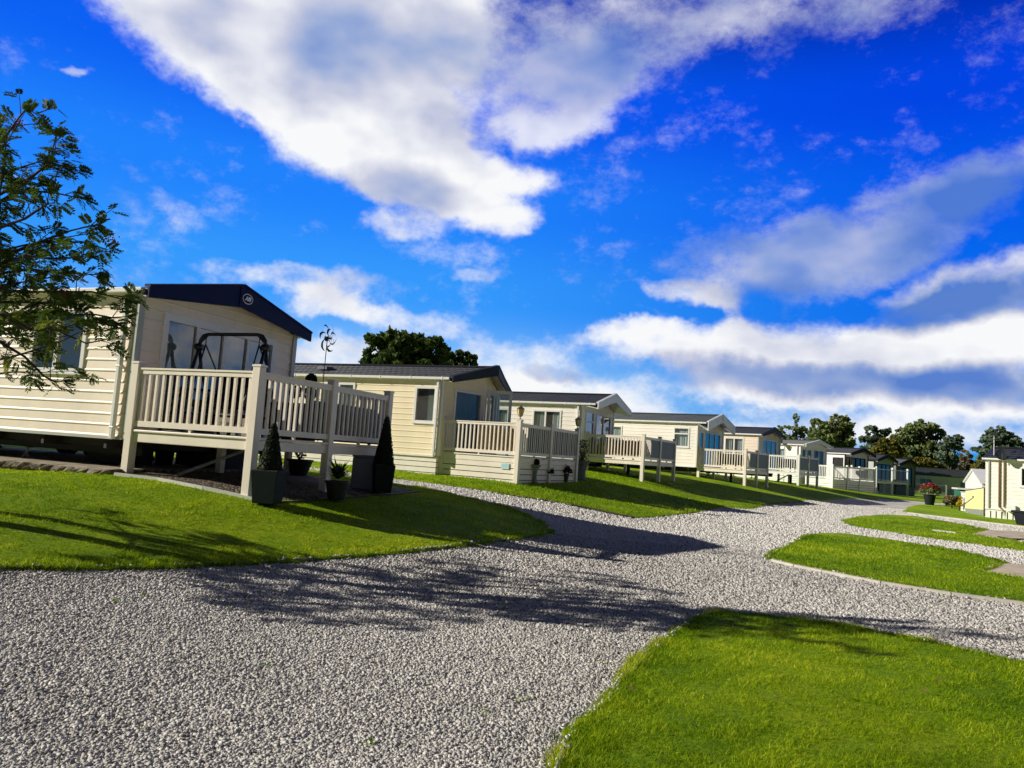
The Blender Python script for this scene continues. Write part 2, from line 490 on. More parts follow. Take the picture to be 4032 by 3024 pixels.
def drape(name, poly, mat, lift=.04, step=.5, jit=.02, res=.3, kind='structure', lip=.05):
    """a turf or slab sheet that follows the terrain, with a real edge standing on the ground"""
    P = resample(poly, res, jit)
    arr = np.array(P)
    x0, y0 = arr.min(0); x1, y1 = arr.max(0)
    pts = []
    for (ax_, bx_, ay_, by_, st) in ((x0, x1, y0, y1, step),):
        gx, gy = np.meshgrid(np.arange(ax_, bx_, st), np.arange(ay_, by_, st))
        gx = gx.ravel(); gy = gy.ravel()
        keep = inside(P, gx, gy)
        gx, gy = gx[keep], gy[keep]
        d = np.full(len(gx), 1e9)
        for q in arr: d = np.minimum(d, (gx - q[0]) ** 2 + (gy - q[1]) ** 2)
        keep = d > (st * .35) ** 2
        pts = list(zip(gx[keep], gy[keep]))
    n = len(P)
    vs = [Vector(p) for p in P] + [Vector(p) for p in pts]
    r = delaunay_2d_cdt(vs, [], [list(range(n))], 1, 1e-5)
    V = np.array([tuple(v) for v in r[0]])
    z = terr(V[:, 0], V[:, 1])
    orig = r[3]
    bset = [i for i, o in enumerate(orig) if any(k < n for k in o)]
    up = np.full(len(V), lift); up[bset] = lift * .55
    co = [(x, y, a + b) for (x, y), a, b in zip(V, z, up)]
    faces = [tuple(f) for f in r[2]]
    order = {}
    for i, o in enumerate(orig):
        for k in o:
            if k < n: order[k] = i
    ring = [order[k] for k in range(n) if k in order]
    base = len(co)
    m = len(ring)
    for i in ring: co.append(co[i])
    for i in ring: co.append((co[i][0], co[i][1], z[i] - lip))
    for k in range(m): faces.append((base + k, base + (k + 1) % m, base + m + (k + 1) % m, base + m + k))
    me = bpy.data.meshes.new(name); me.from_pydata(co, [], faces); me.update(); me.materials.append(MATS[mat])
    me.polygons.foreach_set('use_smooth', [True] * len(me.polygons))
    o = bpy.data.objects.new(name, me); col.objects.link(o)
    tag(o, kind=kind)
    return o


def build_ground():
    xs = np.concatenate([[-2500, -900, -300, -120], np.arange(-46, 66.1, .6), [120, 300, 900, 2500]])
    ys = np.concatenate([[-600, -150, -40], np.arange(-9, 113.1, .6), [160, 300, 700, 1500, 3000]])
    gx, gy = np.meshgrid(xs, ys); z = terr(gx.ravel(), gy.ravel())
    far = np.maximum(np.abs(gx.ravel() - 10) - 56, 0) + np.maximum(np.abs(gy.ravel() - 52) - 61, 0)
    z = np.where(far > 3, z * np.exp(-far / 60), z)
    V = np.stack([gx.ravel(), gy.ravel(), z], -1)
    nx, ny = len(xs), len(ys)
    i = np.arange(nx * ny).reshape(ny, nx)
    f = np.stack([i[:-1, :-1], i[:-1, 1:], i[1:, 1:], i[1:, :-1]], -1).reshape(-1, 4)
    o = quad_mesh('ground', V, np.zeros(len(V)), 'gravel_surface', None, f)
    o.data.polygons.foreach_set('use_smooth', [True] * len(o.data.polygons))
    tag(o, kind='structure')


build_ground()

LL = [(-26, 5.5), (-12, 5.6), (-7.5, 5.9)] + wpts([(-160, 2243), (0, 2243), (295, 2246), (627, 2243), (959, 2228), (1254, 2209), (1475, 2191), (1740, 2165), (1980, 2136), (2120, 2116), (2172, 2098), (2150, 2070), (2096, 2044), (1990, 2003), (1823, 1962), (1680, 1930), (1550, 1906)]) + [(-4.6, 18.9), (-10, 21.2), (-26, 27)]
LM = [(-60, 42), (-24, 29), (-9, 22.3)] + wpts([(1547, 1886), (1680, 1903), (1815, 1922), (1984, 1949), (2153, 1972), (2334, 2007), (2442, 2030), (2514, 2042), (2600, 2035), (2745, 2020), (2853, 1999), (3009, 1988), (3142, 1980), (3230, 1973), (3310, 1966), (3363, 1962), (3461, 1963), (3532, 1969), (3613, 1974), (3695, 1981), (3760, 1979)]) + [(40, 62), (60, 75), (64, 105), (-40, 105)]
L4 = wpts([(3548, 2015), (3575, 2000), (3613, 1990), (3654, 1989), (3722, 1992), (3790, 1990)]) + [(34, 44), (44, 38), (44, 26)] + wpts([(4220, 2100), (4032, 2075), (3800, 2047), (3573, 2019)])
L3 = wpts([(3318, 2054), (3378, 2039), (3460, 2029), (3608, 2035), (3745, 2058), (3888, 2089), (3815, 2106), (3860, 2114), (4032, 2140), (4260, 2170), (4260, 2205), (4032, 2173), (3853, 2147), (3653, 2121), (3500, 2097), (3378, 2077), (3330, 2064)])
L2 = wpts([(3024, 2197), (3045, 2183), (3084, 2163), (3167, 2119), (3200, 2108), (3240, 2102), (3332, 2104), (3562, 2136), (3791, 2178), (3957, 2219), (3868, 2259), (4032, 2283), (4300, 2320), (4300, 2425), (4032, 2381), (3745, 2342), (3470, 2299), (3240, 2254), (3130, 2233), (3056, 2217), (3028, 2206)])
L1 = wpts([(2827, 2421), (3010, 2435), (3286, 2471), (3562, 2517), (4032, 2623), (4420, 2720)]) + [(6.5, 1.0), (3.5, -2.5), (.2, -1.5)] + wpts([(2120, 3300), (2193, 3024), (2248, 2880), (2386, 2776), (2432, 2700), (2533, 2592), (2675, 2486), (2735, 2440)])

drape('lawn', LL, 'lawn_turf', .045, .45, .04)
drape('lawn', LM, 'lawn_turf', .05, 1.0, .02)
drape('lawn', L4, 'lawn_turf', .05, .7, .02)
drape('lawn', L3, 'lawn_turf', .05, .6, .02)
drape('lawn', L2, 'lawn_turf', .045, .5, .015)
drape('lawn', L1, 'lawn_turf', .04, .3, .028, .16)
PAD2 = wpts([(3962, 2222), (3880, 2257), (4032, 2279), (4300, 2316), (4300, 2262)])
drape('pitch_pad', PAD2, 'pad_concrete', .055, .6, .01)
PAD3 = wpts([(3892, 2092), (3830, 2106), (3870, 2112), (4032, 2136), (4260, 2166), (4260, 2120), (4032, 2098)])
drape('pitch_pad', PAD3, 'pad_concrete', .06, .8, .01)

# gravel bed under the first deck
BED = wpts([(452, 1884), (620, 1903), (800, 1937), (1000, 1980), (1060, 1991), (1200, 1984), (1400, 1968), (1560, 1955), (1660, 1942), (1560, 1925)]) + [tuple(at(1480, 1890, 14.2)[:2]), (-5.0, 15.2), (-6.3, 14.0)]
drape('gravel_bed', BED, 'gravel_brown', .062, .4, .01)


def edging(name, pts, w, h0, h1, mat, label):
    m = MB()
    pts = [Vector((p[0], p[1], tz(p[0], p[1]))) for p in resample_open(pts, .5)]
    for a, b in zip(pts[:-1], pts[1:]):
        d = (b - a); d.z = 0; d.normalize(); n = Vector((-d.y, d.x, 0)) * w / 2
        gap = d * .004
        a2, b2 = a + gap, b - gap
        lo, hi = Vector((0, 0, h0)), Vector((0, 0, h1))
        m.hexa([a2 - n + lo, a2 + n + lo, b2 + n + lo, b2 - n + lo, a2 - n + hi, a2 + n + hi, b2 + n + hi, b2 - n + hi])
    o = m.build(name, mat); tag(o, label, 'edging'); return o


def resample_open(pts, s):
    out = [pts[0]]
    for a, b in zip(pts[:-1], pts[1:]):
        a, b = np.array(a), np.array(b); k = max(1, int(np.linalg.norm(b - a) / s))
        for j in range(1, k + 1): out.append(tuple(a + (b - a) * j / k))
    return out


edging('lawn_edging', wpts([(3040, 2214), (3130, 2236), (3240, 2258), (3470, 2303), (3745, 2347), (4032, 2386), (4300, 2430)]), .07, -.05, .05, 'kerb_stone', 'pale concrete edging strip along the front of the large right lawn')
edging('lawn_edging', wpts([(3573, 2022), (3800, 2050), (4032, 2078), (4220, 2103)]), .06, -.05, .055, 'kerb_stone', 'pale edging strip along the lawn below the white caravan on the right')
edging('lawn_edging', wpts([(3672, 2097), (3765, 2108)]), .07, -.05, .085, 'kerb_stone', 'short pale edging strip in the narrow lawn beside the bare pitch')
edging('lawn_edging', wpts([(2000, 1953), (2153, 1976), (2250, 1993)]), .05, -.05, .03, 'timber_edge', 'low weathered edging board between driveway and lawn below the skirted deck')
edging('lawn_edging', wpts([(2250, 1994), (2334, 2011), (2440, 2033), (2500, 2044)]), .05, -.05, .055, 'timber_edge', 'dark edging board along the driveway mouth below the bank')
edging('bed_edging', wpts([(450, 1885), (620, 1905), (800, 1940), (1000, 1984), (1062, 1995)]), .05, -.05, .085, 'trim_white', 'white edging strip at the front of the gravel bed under the nearest deck')
edging('bed_edging', wpts([(1062, 1995), (1200, 1988), (1400, 1972), (1560, 1959), (1660, 1946)]), .04, -.05, .065, 'timber_edge', 'thin shaded edging strip along the road side of the gravel bed')


def gravel_stones(n, r0, r1, grow, tone_mean, name_label):
    # sizes stay real; stones thin out with distance where the surface bump takes over
    r = r0 + (r1 - r0) * rng.random(n) ** 1.2
    a = rng.uniform(-.82, .82, n)
    x = np.tan(a * .88) * r * .95; y = r
    dens = np.clip(1700 * np.minimum(1, (6.5 / r) ** 1.1), 0, 1e9)
    jx, jy = x + rng.normal(0, .018, n), y + rng.normal(0, .018, n)
    keep = ~inside(LL, jx, jy) & ~inside(L1, jx, jy) & ~inside(L2, jx, jy)
    for q in (LM, L3, L4, PAD2, PAD3): keep &= ~inside(q, x, y)
    x, y, r = x[keep], y[keep], r[keep]
    n = len(x)
    z = terr(x, y) + np.where(inside(LL, x, y) | inside(L1, x, y) | inside(L2, x, y), .035, 0)
    s = (.0050 + .0046 * rng.random(n) ** 1.8) * np.clip(r / 6.0, 1, grow)
    base = np.array([(-1, -1, -1), (1, -1, -1), (1, 1, -1), (-1, 1, -1), (-1, -1, 1), (1, -1, 1), (1, 1, 1), (-1, 1, 1)], float)
    V = base[None] * (1 + rng.uniform(-.45, .35, (n, 8, 3)))
    V *= np.stack([s * rng.uniform(.8, 1.5, n), s * rng.uniform(.7, 1.2, n), s * rng.uniform(.55, .95, n)], -1)[:, None]
    q = rng.normal(size=(n, 4)); q /= np.linalg.norm(q, axis=1)[:, None]
    q[:, 1:3] *= .55; q /= np.linalg.norm(q, axis=1)[:, None]
    w, i, j, k = q.T
    M = np.stack([1 - 2 * (j * j + k * k), 2 * (i * j - k * w), 2 * (i * k + j * w), 2 * (i * j + k * w), 1 - 2 * (i * i + k * k), 2 * (j * k - i * w), 2 * (i * k - j * w), 2 * (j * k + i * w), 1 - 2 * (i * i + j * j)], -1).reshape(n, 3, 3)
    V = np.einsum('nij,nvj->nvi', M, V) + np.stack([x, y, z + s * .35], -1)[:, None]
    patchy = np.sin(x * .8 + 1.3 * np.sin(y * .6)) * np.sin(y * .9 + 1.1 * np.sin(x * .7)) + .6 * np.sin(x * 2.3 + 2 * np.sin(y * 1.7)) * np.sin(y * 2.9)
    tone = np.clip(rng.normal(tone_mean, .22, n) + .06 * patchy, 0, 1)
    keep2 = rng.random(n) < .93 + .07 * patchy
    V, tone = V[keep2], tone[keep2]; n = len(V)
    f0 = np.array([(3, 2, 1, 0), (4, 5, 6, 7), (0, 1, 5, 4), (1, 2, 6, 5), (2, 3, 7, 6), (3, 0, 4, 7)])
    faces = (f0[None] + (np.arange(n) * 8)[:, None, None]).reshape(-1, 4)
    o = quad_mesh('gravel', V.reshape(-1, 3), np.repeat(tone, 8), 'gravel_stone', None, faces)
    tag(o, name_label, 'gravel', kind='stuff')


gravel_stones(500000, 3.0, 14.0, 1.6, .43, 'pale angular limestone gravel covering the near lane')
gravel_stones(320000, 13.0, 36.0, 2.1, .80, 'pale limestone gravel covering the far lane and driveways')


_g, _l = np.array([math.sin(R_(20.6)), math.cos(R_(20.6))]), np.array([-math.cos(R_(20.6)), math.sin(R_(20.6))])
_c = np.array(tuple(at(491, 1723, 11.0))[:2])
SLAB = [tuple(_c + _g * a + _l * b) for a, b in ((-.36, -.1), (3.8, -.1), (3.8, 10), (-.36, 10))]


def grass_blades():
    Vs, Ts, base = [], [], 0
    def patch(poly, n, rmin, rmax, hgt, wid, amin, amax, lift, pw=1.0, yel=0.0):
        r = rmin + (rmax - rmin) * rng.random(n) ** pw
        a = rng.uniform(amin, amax, n)
        x = np.sin(a) * r; y = np.cos(a) * r
        k = inside(poly, x, y) & ~inside(BED, x, y) & ~inside(SLAB, x, y); x, y, r = x[k], y[k], r[k]; n = len(x)
        if n == 0: return
        z = terr(x, y) + lift
        cl = np.sin(x * 9.1 + 2 * np.sin(y * 5.3)) * np.sin(y * 8.3 + 1.7 * np.sin(x * 6.1))   # tufts
        h = hgt * rng.uniform(.45, 1.25, n) * (1 + .4 * cl)
        w = wid * rng.uniform(.7, 1.3, n) * np.clip(r / 5, 1, 4)
        t = rng.uniform(0, 2 * np.pi, n); lean = rng.uniform(.3, 1.5, n) * h
        dx, dy = np.cos(t), np.sin(t); t2 = t + rng.normal(0, .7, n) + np.pi / 2
        sx, sy = np.cos(t2) * w / 2, np.sin(t2) * w / 2
        p0 = np.stack([x - sx, y - sy, z], -1); p1 = np.stack([x + sx, y + sy, z], -1)
        m = np.stack([x + dx * lean * .35, y + dy * lean * .35, z + h * .6], -1)
        s = np.stack([sx * .7, sy * .7, np.zeros(n)], -1)
        tip = np.stack([x + dx * lean, y + dy * lean, z + h * .98], -1)
        s2 = np.stack([sx * .12, sy * .12, np.zeros(n)], -1)
        q1 = np.stack([p0, p1, m + s, m - s], 1); q2 = np.stack([m - s, m + s, tip + s2, tip - s2], 1)
        big = .5 + .5 * np.sin(x * .9 + .8 * np.sin(y * .7)) * np.cos(y * 1.1 + .5 * np.sin(x * 1.3))
        mid_ = np.sin(x * 2.7 + 1.5 * np.sin(y * 2.1)) * np.sin(y * 3.1 + 1.2 * np.sin(x * 2.4))
        fine = np.sin(x * 31 + 3 * np.sin(y * 23)) * np.sin(y * 29 + 2.5 * np.sin(x * 19))
        tone = np.clip(rng.normal(.45, .2, n) + .15 * cl + .13 * fine + .34 * (big - .5) + .16 * mid_ + yel, 0, 1)
        Vs.append(np.concatenate([q1, q2], 1).reshape(-1, 3)); Ts.append(np.repeat(tone, 8))
    patch(L1, 240000, 3.1, 8.6, .028, .0034, .0, .75, .03, 1.1)
    patch(LL, 230000, 6.0, 16.5, .027, .0036, -.66, .10, .035, 1.2, .12)
    patch(L2, 60000, 9.0, 19.0, .032, .004, .25, .68, .04, 1.2)
    patch(LM, 60000, 17.5, 34.0, .04, .004, -.2, .32, .045, 1.2)
    patch(L3, 25000, 15, 30.0, .04, .004, .35, .66, .045, 1.2)
    # ragged fringe: longer and drier blades hanging over the turf edges
    def fringe(poly, per_m, rmax, dry):
        p = np.array(resample(poly, .02, 0)); q = np.roll(p, -1, 0)
        ln = np.linalg.norm(q - p, axis=1); mid = (p + q) / 2; r = np.linalg.norm(mid, axis=1)
        ok = (r < rmax) & (r > 2.8) & (mid[:, 1] > 0) & (np.abs(np.arctan2(mid[:, 0], mid[:, 1])) < .8)
        cnt = np.where(ok, ln * per_m, 0); n = int(cnt.sum())
        if n == 0: return
        i = rng.choice(len(p), n, p=cnt / cnt.sum()); t = rng.random((n, 1)); c = p[i] * (1 - t) + q[i] * t
        d = (q - p)[i] / (ln[i][:, None] + 1e-9); nn = np.stack([-d[:, 1], d[:, 0]], -1)
        wob = np.sin(c[:, 0] * 7 + 2 * np.sin(c[:, 1] * 5)) * .5 + .5
        c = c + nn * rng.normal(0, .008 + .020 * wob, n)[:, None]
        x, y = c.T; r = np.hypot(x, y); z = terr(x, y) + .002
        h = rng.uniform(.02, .06, n) * (.6 + .7 * wob); w = .004 * np.clip(r / 5, 1, 3) * rng.uniform(.6, 1.3, n); a = rng.uniform(0, 6.283, n)
        sx, sy = np.cos(a) * w / 2, np.sin(a) * w / 2; lx, ly = -np.sin(a) * h * rng.uniform(.2, 1.3, n), np.cos(a) * h * rng.uniform(.2, 1.3, n)
        q1 = np.stack([np.stack([x - sx, y - sy, z], -1), np.stack([x + sx, y + sy, z], -1), np.stack([x + lx + sx * .2, y + ly + sy * .2, z + h], -1), np.stack([x + lx - sx * .2, y + ly - sy * .2, z + h], -1)], 1)
        tone = np.clip(np.where(rng.random(n) < dry * wob * 1.6, rng.uniform(.85, 1.0, n), rng.normal(.35, .2, n)), 0, 1)
        Vs.append(q1.reshape(-1, 3)); Ts.append(np.repeat(tone, 4))
    fringe(L1, 2200, 9, .45); fringe(LL, 1500, 17, .12); fringe(L2, 900, 19, .1); fringe(LM, 500, 34, .1); fringe(L3, 300, 30, .1)
    wx, wy = rng.uniform(-4, 6, 240), rng.uniform(3.5, 16, 240)
    kk = ~inside(LL, wx, wy) & ~inside(L1, wx, wy) & ~inside(L2, wx, wy) & ~inside(LM, wx, wy)
    for a_, b_ in zip(wx[kk][:70], wy[kk][:70]):
        n = int(rng.integers(3, 16)); sp = rng.uniform(.008, .03)
        x, y = a_ + rng.normal(0, sp, n), b_ + rng.normal(0, sp, n); z = terr(x, y); h = rng.uniform(.008, .028, n); a = rng.uniform(0, 6.283, n); w = .004
        sx, sy = np.cos(a) * w, np.sin(a) * w; lx, ly = -np.sin(a) * h, np.cos(a) * h
        q1 = np.stack([np.stack([x - sx, y - sy, z + .008], -1), np.stack([x + sx, y + sy, z + .008], -1), np.stack([x + lx + sx * .3, y + ly + sy * .3, z + h + .012], -1), np.stack([x + lx - sx * .3, y + ly - sy * .3, z + h + .012], -1)], 1)
        Vs.append(q1.reshape(-1, 3)); Ts.append(np.repeat(np.clip(rng.normal(.3, .25, n), 0, 1), 4))
    V = np.concatenate(Vs); T = np.concatenate(Ts)
    o = quad_mesh('grass', V, T, 'blade')
    tag(o, 'short mown grass blades covering the lawns', 'grass', kind='stuff')


grass_blades()

# ------------------------------------------------------------------ static caravans
def cut(lo, hi, holes):
    segs = [(lo, hi)]
    for a, b in holes:
        nx = []
        for s, e in segs:
            if b <= s or a >= e: nx.append((s, e)); continue
            if a > s: nx.append((s, a))
            if b < e: nx.append((b, e))
        segs = nx
    return [(s, e) for s, e in segs if e - s > 1e-4]


def cladding(mb, P, bounds, ztop, holes, board=.157, proud=.018):
    """lapped boards with a rounded lower nose; bounds(z) gives the run of the board at that height"""
    k = 0
    while k * board < ztop:
        z0 = k * board
        prof = [(z0, .002), (z0 + .001, proud * .85), (z0 + .014, proud), (z0 + .034, .009), (z0 + board, .004)]
        for (za, na), (zb, nb) in zip(prof[:-1], prof[1:]):
            zb2 = min(zb, ztop)
            if zb2 <= za: continue
            cuts = sorted({za, zb2, *[h for q in holes for h in q[2:4] if za < h < zb2]})
            for c, d in zip(cuts[:-1], cuts[1:]):
                f = lambda z: na + (nb - na) * (z - za) / (zb - za)
                mid = (c + d) / 2
                hs = [(q[0], q[1]) for q in holes if q[2] < mid < q[3]]
                l0, r0 = bounds(c); l1, r1 = bounds(d)
                for s, e in cut(min(l0, l1), max(r0, r1), hs):
                    s0, s1 = max(s, l0), max(s, l1); e0, e1 = min(e, r0), min(e, r1)
                    if e0 < s0: e0 = s0 = (e0 + s0) / 2
                    if e1 < s1: e1 = s1 = (e1 + s1) / 2
                    mb.quad(P(s0, c, f(c)), P(e0, c, f(c)), P(e1, d, f(d)), P(s1, d, f(d)))
        k += 1


def pbox(mb, P, s0, s1, z0, z1, n0, n1):
    mb.hexa([P(s0, z0, n0), P(s1, z0, n0), P(s1, z0, n1), P(s0, z0, n1), P(s0, z1, n0), P(s1, z1, n0), P(s1, z1, n1), P(s0, z1, n1)])


def window(parent, P, h, frame='trim_white', fill='net', split=(), name='window', fw=.055, top_light=0, glass='window_glass', sill=True):
    s0, s1, z0, z1 = h[:4]
    m = MB()
    pr = .034
    pbox(m, P, s0 - .012, s1 + .012, z0 - .012, z0 + fw, -.05, pr); pbox(m, P, s0 - .012, s1 + .012, z1 - fw, z1 + .012, -.05, pr)
    pbox(m, P, s0 - .012, s0 + fw, z0 + fw, z1 - fw, -.05, pr - .002); pbox(m, P, s1 - fw, s1 + .012, z0 + fw, z1 - fw, -.05, pr - .002)
    for q in split:
        c = s0 + (s1 - s0) * q; pbox(m, P, c - .035, c + .035, z0 + fw, z1 - fw, -.045, pr - .006)
    if top_light: pbox(m, P, s0 + fw, s1 - fw, z1 - top_light - .03, z1 - top_light + .03, -.04, pr + .006)
    if sill: pbox(m, P, s0 - .03, s1 + .03, z0 - .04, z0 - .013, 0, .06)
    w = m.build(name, frame, parent)
    g = MB(); g.quad(P(s0 + fw, z0 + fw, -.005), P(s1 - fw, z0 + fw, -.005), P(s1 - fw, z1 - fw, -.005), P(s0 + fw, z1 - fw, -.005))
    g.build('pane', glass, w)
    # gathered curtain or slatted blind behind the glass
    c = MB(); n = -.12
    def drape_(a, b, amp, k):
        t = 0; N_ = max(6, int((b - a) * k))
        for i in range(N_):
            u0, u1 = a + (b - a) * i / N_, a + (b - a) * (i + 1) / N_
            d0, d1 = amp * math.sin(i * 1.9 + .6 * math.sin(i * .7)), amp * math.sin((i + 1) * 1.9 + .6 * math.sin((i + 1) * .7))
            c.quad(P(u0, z0 + .02, n + d0), P(u1, z0 + .02, n + d1), P(u1, z1 - .02, n + d1 * .7), P(u0, z1 - .02, n + d0 * .7))
    L_ = s1 - s0
    if fill == 'net': drape_(s0 + .02, s1 - .02, .03, 26); cm = 'curtain_net'
    elif fill == 'sides': drape_(s0 + .02, s0 + L_ * .36, .04, 30); drape_(s1 - L_ * .36, s1 - .02, .04, 30); cm = 'curtain_net'
    elif fill == 'grey': drape_(s0 + .02, s1 - .02, .03, 26); cm = 'curtain_sky_tint'
    elif fill == 'blind':
        k = int(L_ / .085)
        for i in range(k):
            a = s0 + .03 + i * .085
            c.quad(P(a, z0 + .04, n), P(a + .045, z0 + .04, n - .065), P(a + .045, z1 - .03, n - .065), P(a, z1 - .03, n))
        cm = 'blind_slat'
    elif fill == 'venetian':
        k = int((z1 - z0) / .028)
        for i in range(k):
            z = z0 + .03 + i * .028
            c.quad(P(s0 + .02, z, n), P(s0 + L_ * .55, z, n), P(s0 + L_ * .55, z + .02, n - .02), P(s0 + .02, z + .02, n - .02))
        cm = 'blind_green'
    if c.v: c.build('blind' if fill in ('blind', 'venetian') else 'curtain', cm, w)
    return w


def tiled_roof(parent, W, L, zb, H, rise, ov, yf, mat, y1, pitch=.2):
    mb = MB()
    course = .33
    for side in (0, 1):
        run = W / 2 + ov
        slope = math.hypot(run, rise + rise * ov / (W / 2))
        nc = max(3, int(round(slope / course)))
        rows = []
        for c in range(nc):
            rows += [(c / nc, .0), ((c + .02) / nc, .030), ((c + .98) / nc, .006)]
        rows.append((1.0, .004))
        cols = max(8, int((y1 + .3) / (pitch / 4)))
        idx = len(mb.v)
        for t, hgt in rows:
            x = -ov + t * run
            z = H + rise * (x / (W / 2))
            y0 = yf(x)
            for j in range(cols + 1):
                y = y0 + (y1 - y0) * j / cols
                wv = .016 * (abs(math.sin(math.pi * y / pitch)) ** .6)
                xx = x if side == 0 else W - x
                mb.v.append((xx, y, zb + z + .03 + hgt + wv))
        for i in range(len(rows) - 1):
            for j in range(cols):
                a = idx + i * (cols + 1) + j
                mb.f.append((a, a + 1, a + cols + 2, a + cols + 1))
    # ridge capping
    zr = zb + H + rise + .07
    n = len(mb.v)
    yr = yf(W / 2)
    mb.hexa([(W / 2 - .1, yr, zr - .03), (W / 2 + .1, yr, zr - .03), (W / 2 + .1, y1, zr - .03), (W / 2 - .1, y1, zr - .03),
             (W / 2 - .03, yr, zr + .025), (W / 2 + .03, yr, zr + .025), (W / 2 + .03, y1, zr + .025), (W / 2 - .03, y1, zr + .025)])
    return mb.build('roof', mat, parent)


def caravan(label, corner, azd, ground, W=3.66, L=10.0, H=2.1, rise=.5, clad='cladding_white', trim='trim_white', roof='roof_slate',
            fascia='fascia_white', hood=.25, prow=0.0, board_top=.12, board_apex=.3, lw=(), fw_=(), skirt=None, downpipe=.17, gutter=True,
            tyres=True, stands=True, detail=True, pitch=.2, ov=.1, skirt_mat='skirt_white', shadow_corner=True, gut_mat='trim_white'):
    root = empty('static_caravan', (corner.x, corner.y, ground), R_(90 - azd), label, 'caravan', 'static caravans on the park')
    zb = corner.z - ground
    Pl = lambda s, z, n: (-n, s, zb + z)
    Pr = lambda s, z, n: (W + n, s, zb + z)
    Pb = lambda s, z, n: (s, L + n, zb + z)
    yfr = lambda x: -prow * max(0, 1 - abs(2 * x / W - 1))
    Pf = lambda s, z, n: (s, yfr(s) - n, zb + z)
    wall = MB()
    full = lambda z: (0, L)
    cladding(wall, Pl, full, H, [q[:4] for q in lw])
    cladding(wall, Pr, full, H, [])
    drop = board_apex * .55
    def gb(z):
        zz = max(0, (z - H)) / rise * W / 2
        return (min(zz, W / 2), max(W - zz, W / 2))
    if prow:
        cladding(wall, Pf, lambda z: (gb(z)[0], W / 2), H + rise, [q[:4] for q in fw_])
        cladding(wall, Pf, lambda z: (W / 2, gb(z)[1]), H + rise, [q[:4] for q in fw_])
    else:
        cladding(wall, Pf, gb, H + rise, [q[:4] for q in fw_])
    cladding(wall, Pb, gb, H + rise, [])
    wall.box(.03, W - .03, .03, L - .03, zb - .03, zb + .015)           # floor pan
    wall.build('wall', clad, root)
    for q in lw: window(root, Pl, q, **(q[4] if len(q) > 4 else {}))
    for q in fw_: window(root, Pf, q, **(q[4] if len(q) > 4 else {}))
    yov = lambda x: yfr(min(max(x, 0), W)) - hood
    tiled_roof(root, W, L, zb, H, rise, ov, yov, roof, L + .12, pitch)
    # barge board along the front eaves
    up = lambda x: zb + H + .055 + rise * min(x, W - x) / (W / 2)
    lo = lambda x: up(x) - board_top - (board_apex - board_top) * (1 - abs(2 * x / W - 1)) if -ov <= x <= W + ov else 0
    xs = [-ov - .03, W * .25, W / 2 - .12, W / 2, W / 2 + .12, W * .75, W + ov + .03]
    m = MB()
    for a, b in zip(xs[:-1], xs[1:]):
        ya, yb = yov(a), yov(b)
        q = [(a, ya - .045, up(a) - board_top if False else lo(max(-ov, min(a, W + ov)))), (b, yb - .045, lo(max(-ov, min(b, W + ov)))), (b, yb - .003, lo(max(-ov, min(b, W + ov)))), (a, ya - .003, lo(max(-ov, min(a, W + ov))))]
        t = [(a, ya - .045, up(a) + .03), (b, yb - .045, up(b) + .03), (b, yb - .003, up(b) + .03), (a, ya - .003, up(a) + .03)]
        m.hexa(q + t)
        # capping lip
        m.hexa([(a, ya - .06, up(a) + .031), (b, yb - .06, up(b) + .031), (b, yb + .05, up(b) + .031), (a, ya + .05, up(a) + .031),
                (a, ya - .06, up(a) + .062), (b, yb - .06, up(b) + .062), (b, yb + .05, up(b) + .075), (a, ya + .05, up(a) + .075)])
    m.build('barge_board', fascia, root)
    # soffit between board and gable
    s = MB()
    for a, b in zip(xs[:-1], xs[1:]):
        k = max(2, int(hood / .12))
        for i in range(k):
            t0, t1 = i / k, (i + 1) / k - .08 / k
            za = lambda x, t: (lo(max(-ov, min(x, W + ov))) + .02) * (1 - t) + (up(x) - .03) * t
            ya = lambda x, t: yov(x) * (1 - t) + yfr(min(max(x, 0), W)) * t
            s.hexa([(a, ya(a, t0), za(a, t0) - .012), (b, ya(b, t0), za(b, t0) - .012), (b, ya(b, t1), za(b, t1) - .012), (a, ya(a, t1), za(a, t1) - .012),
                    (a, ya(a, t0), za(a, t0) + .01), (b, ya(b, t0), za(b, t0) + .01), (b, ya(b, t1), za(b, t1) + .01), (a, ya(a, t1), za(a, t1) + .01)])
    s.build('soffit', 'soffit' if fascia != 'fascia_white' else 'trim_white', root)
    if gutter:
        g = MB()
        for xg, sg in ((-ov, -1), (W + ov, 1)):
            g.box(min(xg, xg + sg * .075), max(xg, xg + sg * .075), yov(0) + .06, L + .1, zb + H - .028, zb + H + .045)
            a_, b_ = sorted((sg * -.0 + (0 if sg < 0 else W) + sg * .004, xg - sg * .001))
            g.box(a_, b_, yov(0) + .08, L + .08, zb + H + .0, zb + H + .02)
            for j in range(int(L / 1.0) + 1):
                y = yov(0) + .25 + j * 1.0
                a2, b2 = sorted((xg - sg * .004, xg + sg * .083))
                g.box(a2, b2, y, y + .05, zb + H - .038, zb + H + .052)
        g.build('gutter', gut_mat, root, bevel=.012)
    # corner trims
    c = MB()
    c.box(-.036, .07, -.04, .03, zb - .01, zb + H); c.build('corner_trim', trim, root)
    c = MB(); c.box(W - .07, W + .036, -.04, .03, zb - .01, zb + H); c.build('corner_trim', trim, root)
    b = MB(); b.box(-.045, -.008, .04, L, zb - .035, zb - .001)
    b.box(.08, W - .08, -.045, -.008, zb - .035, zb - .001) if not prow else None
    b.build('base_trim', trim, root)
